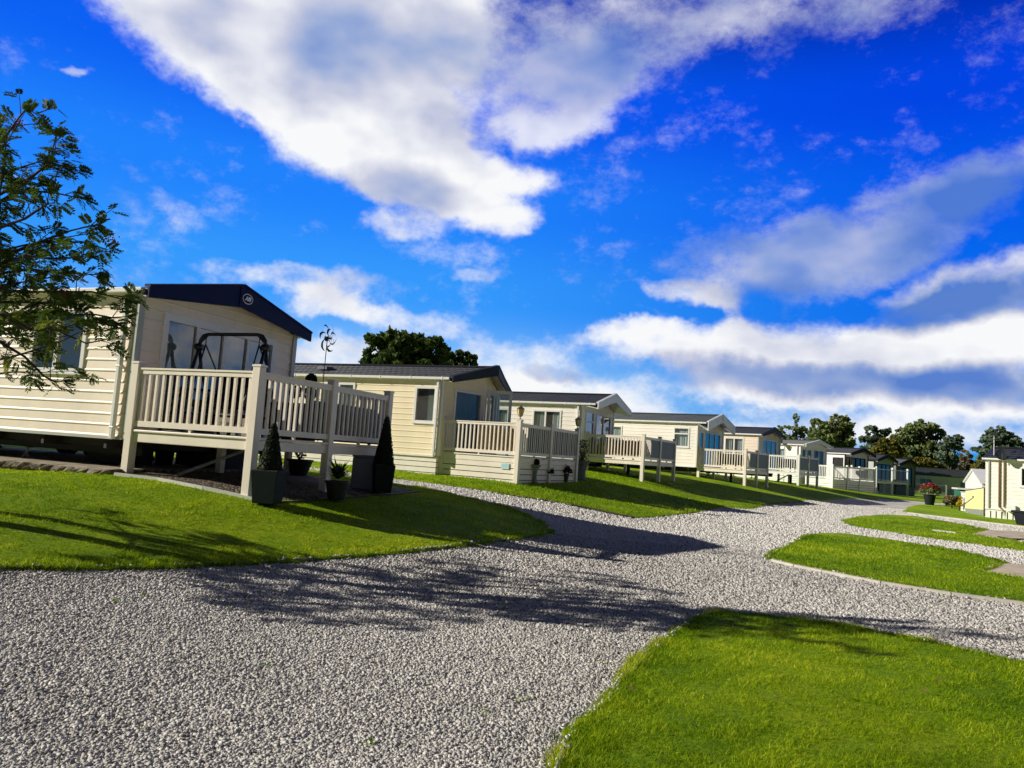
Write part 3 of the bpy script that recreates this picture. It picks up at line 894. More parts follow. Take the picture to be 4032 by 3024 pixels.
    if downpipe:
        d = MB(); d.box(-.105, -.04, downpipe - .033, downpipe + .033, zb - .03, zb + H - .04)
        for zz in (.12, 1.0, 1.85): d.box(-.11, -.02, downpipe - .045, downpipe + .045, zb + zz, zb + zz + .03)
        d.build('downpipe', gut_mat, root, bevel=.01)
    gz = lambda x, y: tz(corner.x + x * math.sin(R_(azd)) - y * math.cos(R_(azd)), corner.y + x * math.cos(R_(azd)) + y * math.sin(R_(azd))) - ground
    if skirt is None:
        ch = MB()
        for x in (.55, W - .55): ch.box(x - .03, x + .03, .2, L - .2, zb - .26, zb - .05)
        for j in range(int(L / 1.25)):
            y = .35 + j * 1.25; ch.box(.02, W - .02, y, y + .05, zb - .17, zb - .04)
        ch.box(.3, .33, .1, L - .1, zb - .15, zb - .037)
        ch.build('chassis', 'chassis_steel', root)
        if stands:
            for x in (.55, W - .55):
                for y in (.5, 2.6, 4.7, 6.8, 8.6):
                    if y > L - .5: continue
                    j = MB(); g0 = gz(x, y) + .06; t = Vector((x, y, zb - .27))
                    for k in range(3):
                        an = k * 2.094 + .5
                        j.bar((x + .16 * math.cos(an), y + .16 * math.sin(an), g0), t - Vector((0, 0, .08)), .03, .03)
                    j.tube([t - Vector((0, 0, .16)), t], .025, 6); j.box(x - .06, x + .06, y - .06, y + .06, zb - .275, zb - .262)
                    j.build('jack_stand', 'galvanised' if (x < 1) else 'chassis_steel', root)
        if tyres:
            for x in (.25, W - .25):
                for y in (L * .42, L * .42 + .75):
                    r = .3; g0 = gz(x, y) + r + .05
                    t = MB(); ring = [(r * .62, -.09), (r * .93, -.09), (r, -.05), (r, .05), (r * .93, .09), (r * .62, .09)]
                    for aa in range(24):
                        pass
                    n = 24; base = len(t.v)
                    for rr, xx in ring:
                        for k in range(n): t.v.append((x + xx, y + rr * math.cos(2 * math.pi * k / n), g0 + rr * math.sin(2 * math.pi * k / n)))
                    for i in range(len(ring)):
                        for k in range(n):
                            i2 = (i + 1) % len(ring)
                            t.f.append((base + i * n + k, base + i * n + (k + 1) % n, base + i2 * n + (k + 1) % n, base + i2 * n + k))
                    wo = t.build('wheel', 'rubber', root, smooth=True)
                    h = MB(); h.tube([(x - .07, y, g0), (x + .07, y, g0)], [r * .6, r * .6], 20); h.tube([(x - .09, y, g0), (x - .07, y, g0)], [.05, .08], 10)
                    h.build('rim', 'curtain_sky_tint', wo)
    else:
        k = MB()
        for (p0, p1, n) in (((0, 0), (0, L), (-1, 0)), ((0, 0), (W, 0), (0, -1)), ((W, 0), (W, L), (1, 0)), ((0, L), (W, L), (0, 1))):
            ln = math.hypot(p1[0] - p0[0], p1[1] - p0[1]); dx, dy = (p1[0] - p0[0]) / ln, (p1[1] - p0[1]) / ln
            P = lambda s, z, nn: (p0[0] + dx * s + n[0] * nn, p0[1] + dy * s + n[1] * nn, z)
            if skirt == 'boards':
                z = zb - .04; hb = .145
                while z > -.5:
                    pbox(k, P, 0, ln, z - hb + .018, z, -.02, -.006); z -= hb
            else:
                s = .02
                while s < ln:
                    pbox(k, P, s, min(s + .155, ln), -.35, zb - .10, -.03, -.006); s += .2
                pbox(k, P, 0, ln, zb - .10, zb - .036, -.03, .0)
        k.build('skirt', skirt_mat, root)
        bk = MB(); bk.box(.03, W - .03, .035, .04, -.4, zb - .04); bk.box(.035, .04, .041, L - .04, -.4, zb - .04)
        bk.build('skirt_backing', 'chassis_steel', root)
    return root


# ------------------------------------------------------------------ decks
def deck(label, B, azd, D, A, zfloor, mid=(.5,), style_left='spindle', style_front='spindle', style_right=None, skirt=False, mat='deck_plastic', lanterns=(), reed=None,
         screen_from=0.0, top=.97, pw=.125, brace=False, glass=False, capstyle='flat', lower=1.0, right_len=1.0):
    g0 = B.z
    root = empty('deck', (B.x, B.y, g0), R_(90 - azd), label, 'deck', 'raised decks in front of the caravans')
    g = Vector((math.sin(R_(azd)), math.cos(R_(azd)), 0)); l = Vector((-math.cos(R_(azd)), math.sin(R_(azd)), 0))
    zf = zfloor - g0
    def gr(x, y):
        w = B + g * x + l * y
        return tz(w.x, w.y) - g0 + .035
    def post(x, y, cap=True, toph=None):
        t = zf + (top if toph is None else toph)
        m = MB(); m.box(x - pw / 2, x + pw / 2, y - pw / 2, y + pw / 2, gr(x, y) - .03, t - .035)
        p = m.build('post', mat, root, bevel=.008)
        c = MB(); h = pw / 2 + .008
        c.box(x - h, x + h, y - h, y + h, t - .034, t - .008)
        if capstyle == 'flat':
            c.hexa([(x - h, y - h, t - .008), (x + h, y - h, t - .008), (x + h, y + h, t - .008), (x - h, y + h, t - .008), (x - h * .6, y - h * .6, t), (x + h * .6, y - h * .6, t), (x + h * .6, y + h * .6, t), (x - h * .6, y + h * .6, t)])
        else:
            c.box(x - h - .02, x + h + .02, y - h - .02, y + h + .02, t - .008, t + .02); c.hexa([(x - h, y - h, t + .02), (x + h, y - h, t + .02), (x + h, y + h, t + .02), (x - h, y + h, t + .02), (x - .01, y - .01, t + .08), (x + .01, y - .01, t + .08), (x + .01, y + .01, t + .08), (x - .01, y + .01, t + .08)])
        c.build('post_cap', mat, p)
        return p
    # board floor
    f = MB(); y = .03
    while y < A - .02:
        f.box(-.02, D + .02, y, min(y + .135, A), zf - .028, zf); y += .141
    f.build('deck_floor', 'deck_board', root)
    corners = [(0, A), (0, 0)] + [(D * q, 0) for q in mid] + [(D, 0), (D, A)]
    ps = [post(x, y) for x, y in corners[:-1]]
    # hidden inner supports
    for x, y in ((D * .5, A * .55), (D * .98, A * .92), (D * .5, A * .95)):
        m = MB(); m.box(x - .05, x + .05, y - .05, y + .05, gr(x, y) - .03, zf - .03); m.build('support', mat if y > A * .9 else 'chassis_steel', root)
    if brace:
        m = MB(); m.bar((D * .12, A * .8, gr(D * .1, A * .8)), (D * .42, A * .55, zf - .15), .06, .04); m.build('brace', 'galvanised', root)
    sides = [(corners[i], corners[i + 1]) for i in range(len(corners) - 2)]
    if style_right: sides.append(((D, 0), (D, A * right_len)))
    for i, (a, b) in enumerate(sides):
        st = style_left if i == 0 else (style_right if (style_right and i == len(sides) - 1) else style_front)
        a, b = Vector((*a, 0)), Vector((*b, 0)); d = (b - a).normalized(); ln = (b - a).length - pw; a = a + d * pw / 2
        nrm = Vector((d.y, -d.x, 0))
        P = lambda s, z, n: tuple(a + d * s + nrm * n + Vector((0, 0, z)))
        m = MB()
        if st == 'glass':
            pbox(m, P, 0, ln, zf + top - .14, zf + top - .09, -.03, .03); pbox(m, P, 0, ln, zf + .05, zf + .09, -.025, .025)
            o = m.build('balustrade', mat, root)
            q = MB(); q.quad(P(.02, zf + .1, 0), P(ln - .02, zf + .1, 0), P(ln - .02, zf + top - .15, 0), P(.02, zf + top - .15, 0)); q.build('pane', 'balustrade_glass', o)
        else:
            pbox(m, P, 0, ln, zf + top - .178, zf + top - .118, -.03, .03); pbox(m, P, 0, ln, zf + top - .118, zf + top - .092, -.045, .045)
            pbox(m, P, 0, ln, zf + .045, zf + .127, -.03, .03)
            pbox(m, P, ln / 2 - .02, ln / 2 + .02, zf - .001, zf + .045, -.02, .02)
            k = max(4, int(round(ln / .122)))
            for j in range(k):
                s = ln * (j + .5) / k; pbox(m, P, s - .018, s + .018, zf + .126, zf + top - .177, -.018, .018)
            o = m.build('balustrade', mat, root)
            if st in ('screen', 'slat_screen'):
                q = MB(); s_ = screen_from * ln if i == 1 else 0.0
                if st == 'screen': pbox(q, P, s_ + .01, ln - .01, zf + .128, zf + top - .18, .02, .028)
                else:
                    k2 = int((ln - s_) / .07)
                    for j in range(k2):
                        u = s_ + (ln - s_) * (j + .5) / k2; pbox(q, P, u - .012, u + .012, zf + .128, zf + top - .18, -.01, .01)
                    pbox(q, P, s_, ln - .01, zf + .128, zf + top - .18, -.034, -.026)
                q.build('privacy_screen', 'screen_grey', root)
            if reed and i == 0:
                q = MB()
                for j in range(int(ln / .016)):
                    u = ln * (reed[0] + (reed[1] - reed[0]) * (j + random.random()) / int(ln / .016)); w = random.uniform(.004, .009); dz = random.uniform(-.1, .0); sl = random.uniform(-.02, .02)
                    q.hexa([P(u - w, zf + .13, -.05), P(u + w, zf + .13, -.05), P(u + w, zf + .13, -.035), P(u - w, zf + .13, -.035), P(u - w + sl, zf + top - .2 + dz, -.05), P(u + w + sl, zf + top - .2 + dz, -.05), P(u + w + sl, zf + top - .2 + dz, -.035), P(u - w + sl, zf + top - .2 + dz, -.035)])
                q.build('reed_screen', reed[2], root)
        e = MB(); pbox(e, P, -.0, ln, zf - .034, zf + .0, .0, .048); pbox(e, P, 0, ln, zf - .174, zf - .036, -.02, .02)
        e.build('fascia_beam', mat, root, bevel=.01)
        if skirt:
            q = MB(); z = zf - .18; hb = .148
            low = min(gr(*(Vector(P(0, 0, 0))[:2])), gr(*(Vector(P(ln, 0, 0))[:2]))) - .08
            while z > low:
                zl = max(z - hb + .02, low)
                pbox(q, P, -.005, ln + .005, zl, z, -.012, .012); z -= hb
            q.build('skirt_board', mat, root)
            q = MB(); pbox(q, P, 0, ln, low, zf - .18, -.05, -.03); q.build('skirt_backing', 'chassis_steel', root)
    for (x, y) in lanterns:
        t = zf + top
        m = MB(); m.lathe([(.035, 0), (.035, .02), (.012, .03), (.012, .06), (.03, .075), (.055, .085)], 8, (x, y, t))
        m.lathe([(.11, .27), (.105, .28), (.06, .32), (.03, .345), (.012, .37), (.016, .385), (.004, .42)], 6, (x, y, t))
        for k in range(6):
            an = 2 * math.pi * k / 6; m.bar((x + .055 * math.cos(an), y + .055 * math.sin(an), t + .085), (x + .095 * math.cos(an), y + .095 * math.sin(an), t + .275), .01, .01)
        ln_ = m.build('lantern', 'brass', root)
        q = MB(); q.lathe([(.05, .09), (.09, .27)], 6, (x, y, t)); q.build('lantern_glass', 'amber_glass', ln_)
    root['floor_z'] = zfloor
    return root

# ------------------------------------------------------------------ the park: caravans and their decks
def dirs(azd):
    a = R_(azd); return Vector((math.sin(a), math.cos(a), 0)), Vector((-math.cos(a), math.sin(a), 0))


def reach(B, d, px, py):
    a = ray(px, py)[0]
    return (a * B.y - B.x) / (d.x - a * d.y)


def local(root, x, y, z): return root.matrix_basis @ Vector((x, y, z))


W_ = dict
C1 = at(491, 1723, 11.0)
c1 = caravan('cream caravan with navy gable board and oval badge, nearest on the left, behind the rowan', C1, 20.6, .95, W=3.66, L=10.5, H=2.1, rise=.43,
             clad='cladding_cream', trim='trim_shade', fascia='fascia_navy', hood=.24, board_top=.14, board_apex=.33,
             lw=[(.95, 2.05, .91, 1.83, W_(fill='blind', split=(.52,)))],
             fw_=[(.46, 3.11, .04, 1.90, W_(fill='grey', split=(.27, .50, .72), fw=.1, name='patio_door', sill=False))])
C2 = at(1719, 1795, 21.0)
c2 = caravan('pale yellow caravan with pointed slate blue hood, open patio door and boarded skirt', C2, 24, .83, L=11, H=2.1, rise=.52, prow=.43,
             clad='cladding_yellow', fascia='fascia_slate', hood=.36, board_top=.13, board_apex=.25, skirt='boards', skirt_mat='skirt_cream',
             lw=[(.14, .81, .89, 1.88, W_(fill='venetian')), (2.84, 3.95, .89, 1.92, W_(fill='net', split=(.5,))), (5.6, 6.6, .89, 1.92, W_(fill='net'))],
             fw_=[(.53, 1.70, .20, 1.88, W_(fill='net', sill=False)), (1.98, 3.05, .06, 1.98, W_(fill='grey', name='patio_door', sill=False))], downpipe=.07)
C3 = at(2278, 1807, 29.0)
c3 = caravan('white caravan with deep white gable hood beyond the skirted deck with two lanterns', C3, 27, .9, L=10.5, H=2.06, rise=.5,
             clad='cladding_white', fascia='fascia_white', hood=.68, board_top=.2, board_apex=.3,
             lw=[(.81, 2.0, .88, 1.79, W_(fill='sides', split=(.55,))), (3.06, 4.2, .88, 1.79, W_(fill='sides', split=(.5,))), (6.4, 7.2, .88, 1.79, W_(fill='net'))],
             fw_=[(.45, 1.35, .62, 1.86, W_(fill='grey', top_light=.4)), (1.6, 3.3, .12, 1.84, W_(fill='grey', split=(.5,), name='patio_door', sill=False))], downpipe=.1)
C4 = at(2739, 1838, 36.6)
c4 = caravan('white caravan with white gable hood and small round badge, fourth along the row', C4, 34.5, .93, L=10.5, H=2.08, rise=.47,
             clad='cladding_white', fascia='fascia_white', hood=.55, board_top=.38, board_apex=.36, roof='roof_green',
             lw=[(.38, 1.17, .9, 1.84, W_(fill='net', top_light=.3)), (3.94, 4.9, .9, 1.8, W_(fill='net')), (6.6, 7.4, .9, 1.8, W_(fill='net'))],
             fw_=[(.3, .85, .5, 1.7, W_(fill='grey')), (1.05, 3.2, .1, 1.72, W_(fill='none', split=(.33, .66), name='patio_door', sill=False))], pitch=.3, downpipe=0)
C5 = at(2981, 1856, 44.0)
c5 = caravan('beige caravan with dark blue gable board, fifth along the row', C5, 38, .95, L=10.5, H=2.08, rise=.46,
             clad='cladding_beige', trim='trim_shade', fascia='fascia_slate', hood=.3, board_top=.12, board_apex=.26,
             lw=[(.85, 1.98, .9, 1.86, W_(fill='sides', split=(.5,))), (4.4, 5.3, .9, 1.86, W_(fill='net'))],
             fw_=[(.72, 3.0, .1, 1.88, W_(fill='sides', split=(.34, .66), name='patio_door', sill=False))], downpipe=0)
C6 = at(3148, 1875, 52.0)
c6 = caravan('bright white caravan with white gable board, satellite dish and white skirt', C6, 48, .85, W=3.75, L=10.5, H=2.1, rise=.36, roof='roof_green',
             clad='cladding_bright', fascia='fascia_white', hood=.42, board_top=.14, board_apex=.24, skirt='boards', skirt_mat='skirt_white',
             lw=[(1.1, 1.65, .95, 1.83, W_(fill='grey'))],
             fw_=[(.2, .72, .4, 1.86, W_(fill='grey')), (.86, 1.55, .4, 1.86, W_(fill='grey')), (1.85, 3.35, .08, 1.88, W_(fill='sides', split=(.5,), name='patio_door', sill=False))], pitch=.3, downpipe=.2)
C7 = at(3325, 1890, 59.0)
c7 = caravan('white caravan with black gable board and dark window frames behind the white balustrade', C7, 50, .75, W=3.75, L=10.5, H=2.0, rise=.46,
             clad='cladding_bright', trim='trim_dark', fascia='trim_dark', hood=.56, board_top=.15, board_apex=.24, roof='roof_slate',
             lw=[(.15, .95, .9, 1.68, W_(fill='none', frame='trim_dark'))],
             fw_=[(.2, .8, .2, 1.75, W_(fill='grey', frame='trim_dark')), (.95, 3.3, .06, 1.75, W_(fill='sides', split=(.33, .66), frame='trim_dark', name='patio_door', sill=False))], downpipe=.0, gut_mat='trim_white')
C8 = at(3440, 1905, 65.0)
c8 = caravan('grey caravan showing only its dark gable behind the black gabled white one', C8, 49, .6, W=3.75, L=10.5, H=1.98, rise=.5,
             clad='cladding_grey', trim='trim_dark', fascia='trim_dark', hood=.35, board_top=.15, board_apex=.24, roof='roof_slate',
             fw_=[(.6, 3.2, .1, 1.7, W_(fill='sides', split=(.33, .66), frame='trim_dark', name='patio_door', sill=False))], downpipe=0, gut_mat='trim_dark', skirt='boards', skirt_mat='cladding_grey')
C9 = at(3528, 1915, 70.0)
c9 = caravan('dark grey green caravan with black gable above the glass sided deck', C9, 51.5, .5, W=3.75, L=10.5, H=1.98, rise=.5,
             clad='cladding_dark', trim='trim_dark', fascia='trim_dark', hood=.35, board_top=.15, board_apex=.24, roof='roof_green',
             fw_=[(.5, 3.1, .1, 1.7, W_(fill='sides', split=(.33, .66), frame='trim_dark', name='patio_door', sill=False))], downpipe=0, gut_mat='trim_dark', skirt='boards', skirt_mat='cladding_dark')
C10 = at(3842, 1952, 97.0)
c10 = caravan('long grey green caravan lying broadside across the end of the lane', C10, 3, C10.z - .55, W=3.66, L=14, H=2.15, rise=.9, roof='roof_green',
              clad='cladding_mist', trim='trim_white', fascia='trim_dark', hood=.2, gut_mat='trim_dark', skirt='pales',
              lw=[(1.15, 1.95, .6, 1.65, W_(fill='net')), (5.4, 6.9, .5, 1.75, W_(fill='grey', split=(.5,))), (7.4, 8.4, .05, 1.9, W_(fill='grey', name='patio_door', sill=False))], downpipe=0)
L11 = at(3879, 2000, 32.6)
g44, l44 = dirs(44)
C11 = L11 - l44 * 9.0; C11.z = L11.z
c11 = caravan('white caravan at the right edge with dark tiled roof, brown pipes and slatted white skirt', C11, 44, .27, W=3.66, L=9.0, H=2.06, rise=.52,
              clad='cladding_bright', fascia='fascia_white', hood=.2, skirt='pales', pitch=.28,
              lw=[(6.75, 7.75, .99, 1.79, W_(fill='none')), (3.2, 4.2, .99, 1.79, W_(fill='net'))], downpipe=0)

# badges, pipes and boxes fixed to the caravans
def text_mesh(name, body, size, mat, parent, mtx, shear=0.0, extrude=.004, bold=0.0):
    cu = bpy.data.curves.new('lettering', 'FONT'); cu.body = body; cu.size = size; cu.align_x = 'CENTER'; cu.align_y = 'CENTER'; cu.extrude = extrude; cu.shear = shear; cu.offset = bold; cu.resolution_u = 3
    t = bpy.data.objects.new('lettering', cu); col.objects.link(t)
    bpy.context.view_layer.update()
    me = bpy.data.meshes.new_from_object(t.evaluated_get(bpy.context.evaluated_depsgraph_get()))
    bpy.data.objects.remove(t); bpy.data.curves.remove(cu)
    me.materials.clear(); me.materials.append(MATS[mat])
    o = bpy.data.objects.new(name, me); col.objects.link(o); o.parent = parent; o.matrix_local = mtx
    return o


def oval(m, cx, cz, y, rx, rz, w, n=40):
    for k in range(n):
        a, b = 2 * math.pi * k / n, 2 * math.pi * (k + 1) / n
        o = [(cx + rx * math.cos(t), y, cz + rz * math.sin(t)) for t in (a, b)]
        i = [(cx + (rx - w) * math.cos(t), y, cz + (rz - w) * math.sin(t)) for t in (a, b)]
        m.quad(o[0], o[1], i[1], i[0])


def badge(parent, zb, H, W, rise, hood, txt, rx, rz, dz, dx=.06):
    x = W / 2 + dx; z = zb + H + rise + dz; y = -hood - .052
    m = MB(); m.lathe([(1, 0), (1, .012)], 36); m.v = [(x + v[0] * (rx + .004), y + .004 + v[2], z + v[1] * (rz + .004)) for v in m.v]
    p = m.build('badge', 'fascia_navy' if txt else 'trim_shade', parent)
    r = MB(); oval(r, x, z, y - .001, rx, rz, .014); r.build('badge_ring', 'badge_white', p)
    if txt: text_mesh('badge_lettering', txt, rz * 1.05, 'badge_white', p, Matrix.Translation((x, y - .003, z)) @ Matrix.Rotation(math.pi / 2, 4, 'X'), .25, .003, .006)


badge(c1, C1.z - .95, 2.1, 3.66, .43, .24, 'ABI', .128, .088, -.115, .09)
badge(c4, C4.z - .93, 2.08, 3.66, .47, .55, '', .1, .1, -.13, 0)

# centre moulding of the navy gable board
m = MB(); zb = C1.z - .95 + 2.1 + .43 + .055
m.box(1.83 - .1, 1.83 - .075, -.30, -.286, zb - .31, zb - .01); m.build('board_joint', 'fascia_navy', c1)

# open patio door of the yellow caravan
def leaf_door(parent, zb, hinge, ang, w, h, z0):
    d = Vector((math.cos(ang), -math.sin(ang), 0)); nrm = Vector((d.y, -d.x, 0))
    P = lambda s, z, n: tuple(Vector((hinge[0], hinge[1], zb + z)) + d * s + nrm * n)
    m = MB(); f = .085
    for q in ((0, w, z0, z0 + f), (0, w, z0 + h - f, z0 + h), (0, f, z0 + f, z0 + h - f), (w - f, w, z0 + f, z0 + h - f)): pbox(m, P, *q, -.03, .03)
    o = m.build('patio_door', 'trim_white', parent)
    g = MB(); g.quad(P(f, z0 + f, 0), P(w - f, z0 + f, 0), P(w - f, z0 + h - f, 0), P(f, z0 + h - f, 0)); g.build('pane', 'window_glass', o)
    k = MB(); pbox(k, P, w - .07, w - .04, z0 + h * .48, z0 + h * .48 + .16, .03, .07); k.build('handle', 'galvanised', o)


leaf_door(c2, C2.z - .83, (1.9, -.50), 1.15, .72, 1.95, .06)
m = MB(); zb = C2.z - .83
for x in (3.35, 3.5): m.box(x, x + .09, -.12, -.04, zb, zb + 1.95)
m.build('door_frame', 'trim_white', c2)
# roof vent of the yellow caravan
m = MB(); m.box(.5, .85, 4.3, 4.65, zb + 2.1 + .27, zb + 2.1 + .36); m.build('roof_vent', 'storage_grey', c2)

zb = C11.z - .27
m = MB()
for y, b in ((9 - .51, .10), (9 - .69, .08)):
    m.tube([(-.06, y, zb + 2.0), (-.06, y, zb + b)], .03, 8)
m.tube([(-.06, 9 - .51, zb + .10), (-.06, 9 - .66, zb - .02), (-.06, 9 - .66, zb - .36)], .03, 8)
m.build('waste_pipe', 'pipe_brown', c11)
m = MB(); m.box(-.17, -.03, 9 - 1.12, 9 - .8, zb - .06, zb + .20); m.build('meter_box', 'white_plastic', c11, bevel=.012)
m = MB(); m.box(-.075, -.035, 9 - .155, 9 - .105, zb + .02, zb + 2.0); m.build('corner_strip', 'trim_shade', c11)

zb = C1.z - .95
m = MB(); m.box(2.15, 3.0, .25, 1.1, .06, zb - .06); m.box(.8, 1.45, .9, 1.6, .06, zb - .06); m.build('underfloor_shade_block', 'chassis_steel', c1)  # dark boxes added to stand in for shade under the floor

B1 = at(973, 1961, 10.2)
d1 = deck('cream deck on tall posts in front of the nearest caravan, holding the swing seat', B1, 20.6, 3.48, 2.10, 1.56, right_len=.3, style_right='spindle', brace=True)
B2 = at(2031, 1910, 20.1); g2, l2 = dirs(28)
d2 = deck('cream deck boarded to the ground with two brass lanterns on its posts', B2, 28, reach(B2, g2, 2262, 1904), reach(B2, l2, 1732, 1881), 1.53, style_front='slat_screen', screen_from=.25, skirt=True, lanterns=[(0, 0), (reach(B2, g2, 2262, 1904), 0)], reed=(.45, 1.0, 'reed'), pw=.13)
B3 = at(2526, 1898, 28.3); g3, l3 = dirs(30)
d3 = deck('cream deck on posts with brown reed screen behind its spindles', B3, 30, reach(B3, g3, 2649, 1898), reach(B3, l3, 2307, 1855), 1.69, style_front='screen', screen_from=.42, reed=(0, 1.0, 'reed_brown'))
B4 = at(2931, 1915, 35.5); g4, l4 = dirs(34.5)
d4 = deck('cream deck on posts with grey solid screen on its road side, beside the badged caravan', B4, 34.5, reach(B4, g4, 3018, 1913), reach(B4, l4, 2749, 1883), 1.61, style_front='screen', screen_from=.35)
B5 = at(3142, 1913, 42.8); g5, l5 = dirs(38)
d5 = deck('white spindle deck on posts in front of the beige caravan', B5, 38, reach(B5, g5, 3216, 1919), 1.75, 1.70, mat='deck_white', style_front='screen', brace=True)
B6 = at(3277, 1923, 50.3); g6, l6 = dirs(55)
d6 = deck('long white deck with spindle balustrade and boarded skirt beside the dish caravan', B6, 55, reach(B6, g6, 3443, 1944), 1.9, 1.42, mid=(.33, .62), mat='deck_white', style_front='spindle', skirt=True)
B7 = at(3449, 1940, 56.5); g7, l7 = dirs(54)
d7 = deck('white posted deck with glass panels near the end of the lane', B7, 54, reach(B7, g7, 3572, 1955), 1.9, B7.z + .88, mid=(.5,), mat='deck_white', style_front='glass', style_left='glass', capstyle='ball')
g10, l10 = dirs(93)
B10 = Vector((*at(3590, 1960, 92)[:2], C10.z - .45))
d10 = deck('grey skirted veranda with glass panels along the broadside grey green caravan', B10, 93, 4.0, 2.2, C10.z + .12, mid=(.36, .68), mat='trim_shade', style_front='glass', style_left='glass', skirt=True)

# ------------------------------------------------------------------ things on and under the first deck
def on_deck(d, x, y, dz=0.0):
    p = d.matrix_basis @ Vector((x, y, 0)); p.z = d['floor_z'] + .002 + dz; return p


G1, L1v = dirs(20.6)
RZ1 = R_(90 - 20.6)

# garden swing seat: its long side runs along the deck's left edge
pL = at(790, 1316, 11.8); pL.z = 0
sw = empty('swing_seat', (pL.x, pL.y, 1.562), RZ1, 'dark metal framed garden swing seat standing on the nearest deck', 'swing seat')
wS, hS = 1.24, 1.53       # local -Y runs towards the road
fr = MB()
arc = [(0, 0, hS - .2), (0, -.015, hS - .09), (0, -.07, hS - .02), (0, -.16, hS), (0, -wS + .16, hS), (0, -wS + .07, hS - .02), (0, -wS + .015, hS - .09), (0, -wS, hS - .2)]
fr.tube(arc, .027, 10)
for y in (0, -wS): fr.tube([(-.06, y, hS - .2), (.06, y, hS - .2)], .05, 10)
for y, s in ((0, 1), (-wS, -1)):
    fr.tube([(0, y + .06 * s, hS - .19), (0, y - .14 * s, hS - .02)], .02, 8)
fr.build('frame', 'black_metal', sw, smooth=True)
for y in (0, -wS):
    for sx in (-1, 1):
        m = MB(); m.tube([(0, y, hS - .18), (sx * .10, y, hS * .62), (sx * .30, y, hS * .38), (sx * .62, y, .0)], .026, 9); m.build('leg', 'black_metal', sw, smooth=True)
m = MB()
for y in (0, -wS): m.tube([(-.42, y, .3), (.42, y, .3)], .016, 8)
m.tube([(.42, 0, .3), (.42, -wS, .3)], .016, 8); m.build('stretcher', 'black_metal', sw)
m = MB(); m.box(-.28, .28, -wS + .12, -.12, .40, .50); m.build('seat', 'dark_fabric', sw, bevel=.03)
m = MB(); m.hexa([(.24, -wS + .12, .46), (.31, -wS + .12, .46), (.31, -.12, .46), (.24, -.12, .46), (.40, -wS + .12, .98), (.47, -wS + .12, .98), (.47, -.12, .98), (.40, -.12, .98)]); m.build('backrest', 'dark_fabric', sw, bevel=.03)
for y in (-.12, -wS + .12):
    m = MB(); m.tube([(0, y, hS - .03), (0, y, hS - .16)], .008, 6); m.tube([(0, y, hS - .16), (-.2, y, .62), (-.24, y, .48)], .012, 6); m.tube([(0, y, hS - .16), (.36, y, .9)], .012, 6)
    m.build('hanger', 'black_metal', sw)
m = MB()
for y in (-.12, -wS + .12): m.tube([(-.26, y, .5), (-.26, y, .66), (.3, y, .68)], .018, 8)
m.build('armrest', 'black_metal', sw)

# dark woven sofa along the road side of the deck
so = empty('rattan_sofa', on_deck(d1, 2.45, .5), RZ1, 'dark woven rattan sofa behind the road side spindles of the nearest deck', 'sofa')
m = MB(); m.box(-.98, .92, -.36, -.24, .02, .62); m.build('backrest', 'rattan', so, bevel=.02)
m = MB(); m.box(-.98, .92, -.235, .34, .02, .33); m.build('base', 'rattan', so, bevel=.015)
for x in (-1.1, .93):
    m = MB(); m.box(x, x + .115, -.36, .34, .02, .56); m.build('armrest', 'rattan', so, bevel=.015)
m = MB(); m.box(-.95, -.03, -.22, .33, .335, .44); m.box(-.02, .9, -.22, .33, .335, .44); m.build('seat_cushion', 'dark_fabric', so, bevel=.03)


def clipped(parent, name, shapes, n, size, mat='leaf_box'):
    """clipped evergreen: leaves packed over the surface of balls / cones"""
    cs, ns, ts = [], [], []
    for kind, c, r, h in shapes:
        d = rng.normal(size=(n, 3)); d /= np.linalg.norm(d, axis=1)[:, None]
        if kind == 'ball':
            p = d * (r * rng.uniform(.86, 1.05, n))[:, None] + np.array(c); nn = d
        else:
            t = 1 - np.sqrt(rng.random(n)); a = rng.uniform(0, 2 * np.pi, n); rr = r * (1 - t * .80) * rng.uniform(.86, 1.05, n) * np.where(t > .94, .7, 1)
            p = np.stack([rr * np.cos(a), rr * np.sin(a), t * h], -1) + np.array(c); nn = np.stack([np.cos(a), np.sin(a), np.full(n, .25)], -1); nn /= np.linalg.norm(nn, axis=1)[:, None]
        cs.append(p); ns.append(nn + rng.normal(0, .45, (n, 3))); ts.append(np.clip(rng.normal(.4, .22, n), 0, 1))
    N_ = np.concatenate(ns); N_ /= np.linalg.norm(N_, axis=1)[:, None]
    c = np.concatenate(cs)
    return leaf_mesh(name, c, rng.uniform(.7, 1.3, len(c)) * size, np.concatenate(ts), mat, parent, N_)


def square_pot(parent, w0, w1, h, mat):
    m = MB(); a, b = w0 / 2, w1 / 2
    m.hexa([(-a, -a, 0), (a, -a, 0), (a, a, 0), (-a, a, 0), (-b, -b, h), (b, -b, h), (b, b, h), (-b, b, h)])
    o = m.build('pot', mat, parent, bevel=.008)
    s = MB(); s.box(-b + .02, b - .02, -b + .02, b - .02, h, h + .006); s.build('soil', 'bark', parent)
    return o


def cone_topiary(px, py, d, w, hp, hc, rc, label, rz=.4):
    p = at(px, py, d); p.z = tz(p.x, p.y) + .07
    e = empty('cone_topiary', p, RZ1 + rz, label, 'topiary', 'cone topiaries beside the nearest deck')
    square_pot(e, w * .78, w, hp, 'pot_slate')
    m = MB(); m.lathe([(rc * .86, hp), (rc * .2, hp + hc * .97)], 14); m.build('stem', 'leaf_core', e)
    clipped(e, 'foliage', [('cone', (0, 0, hp), rc, hc)], 2600, .022)
    return e


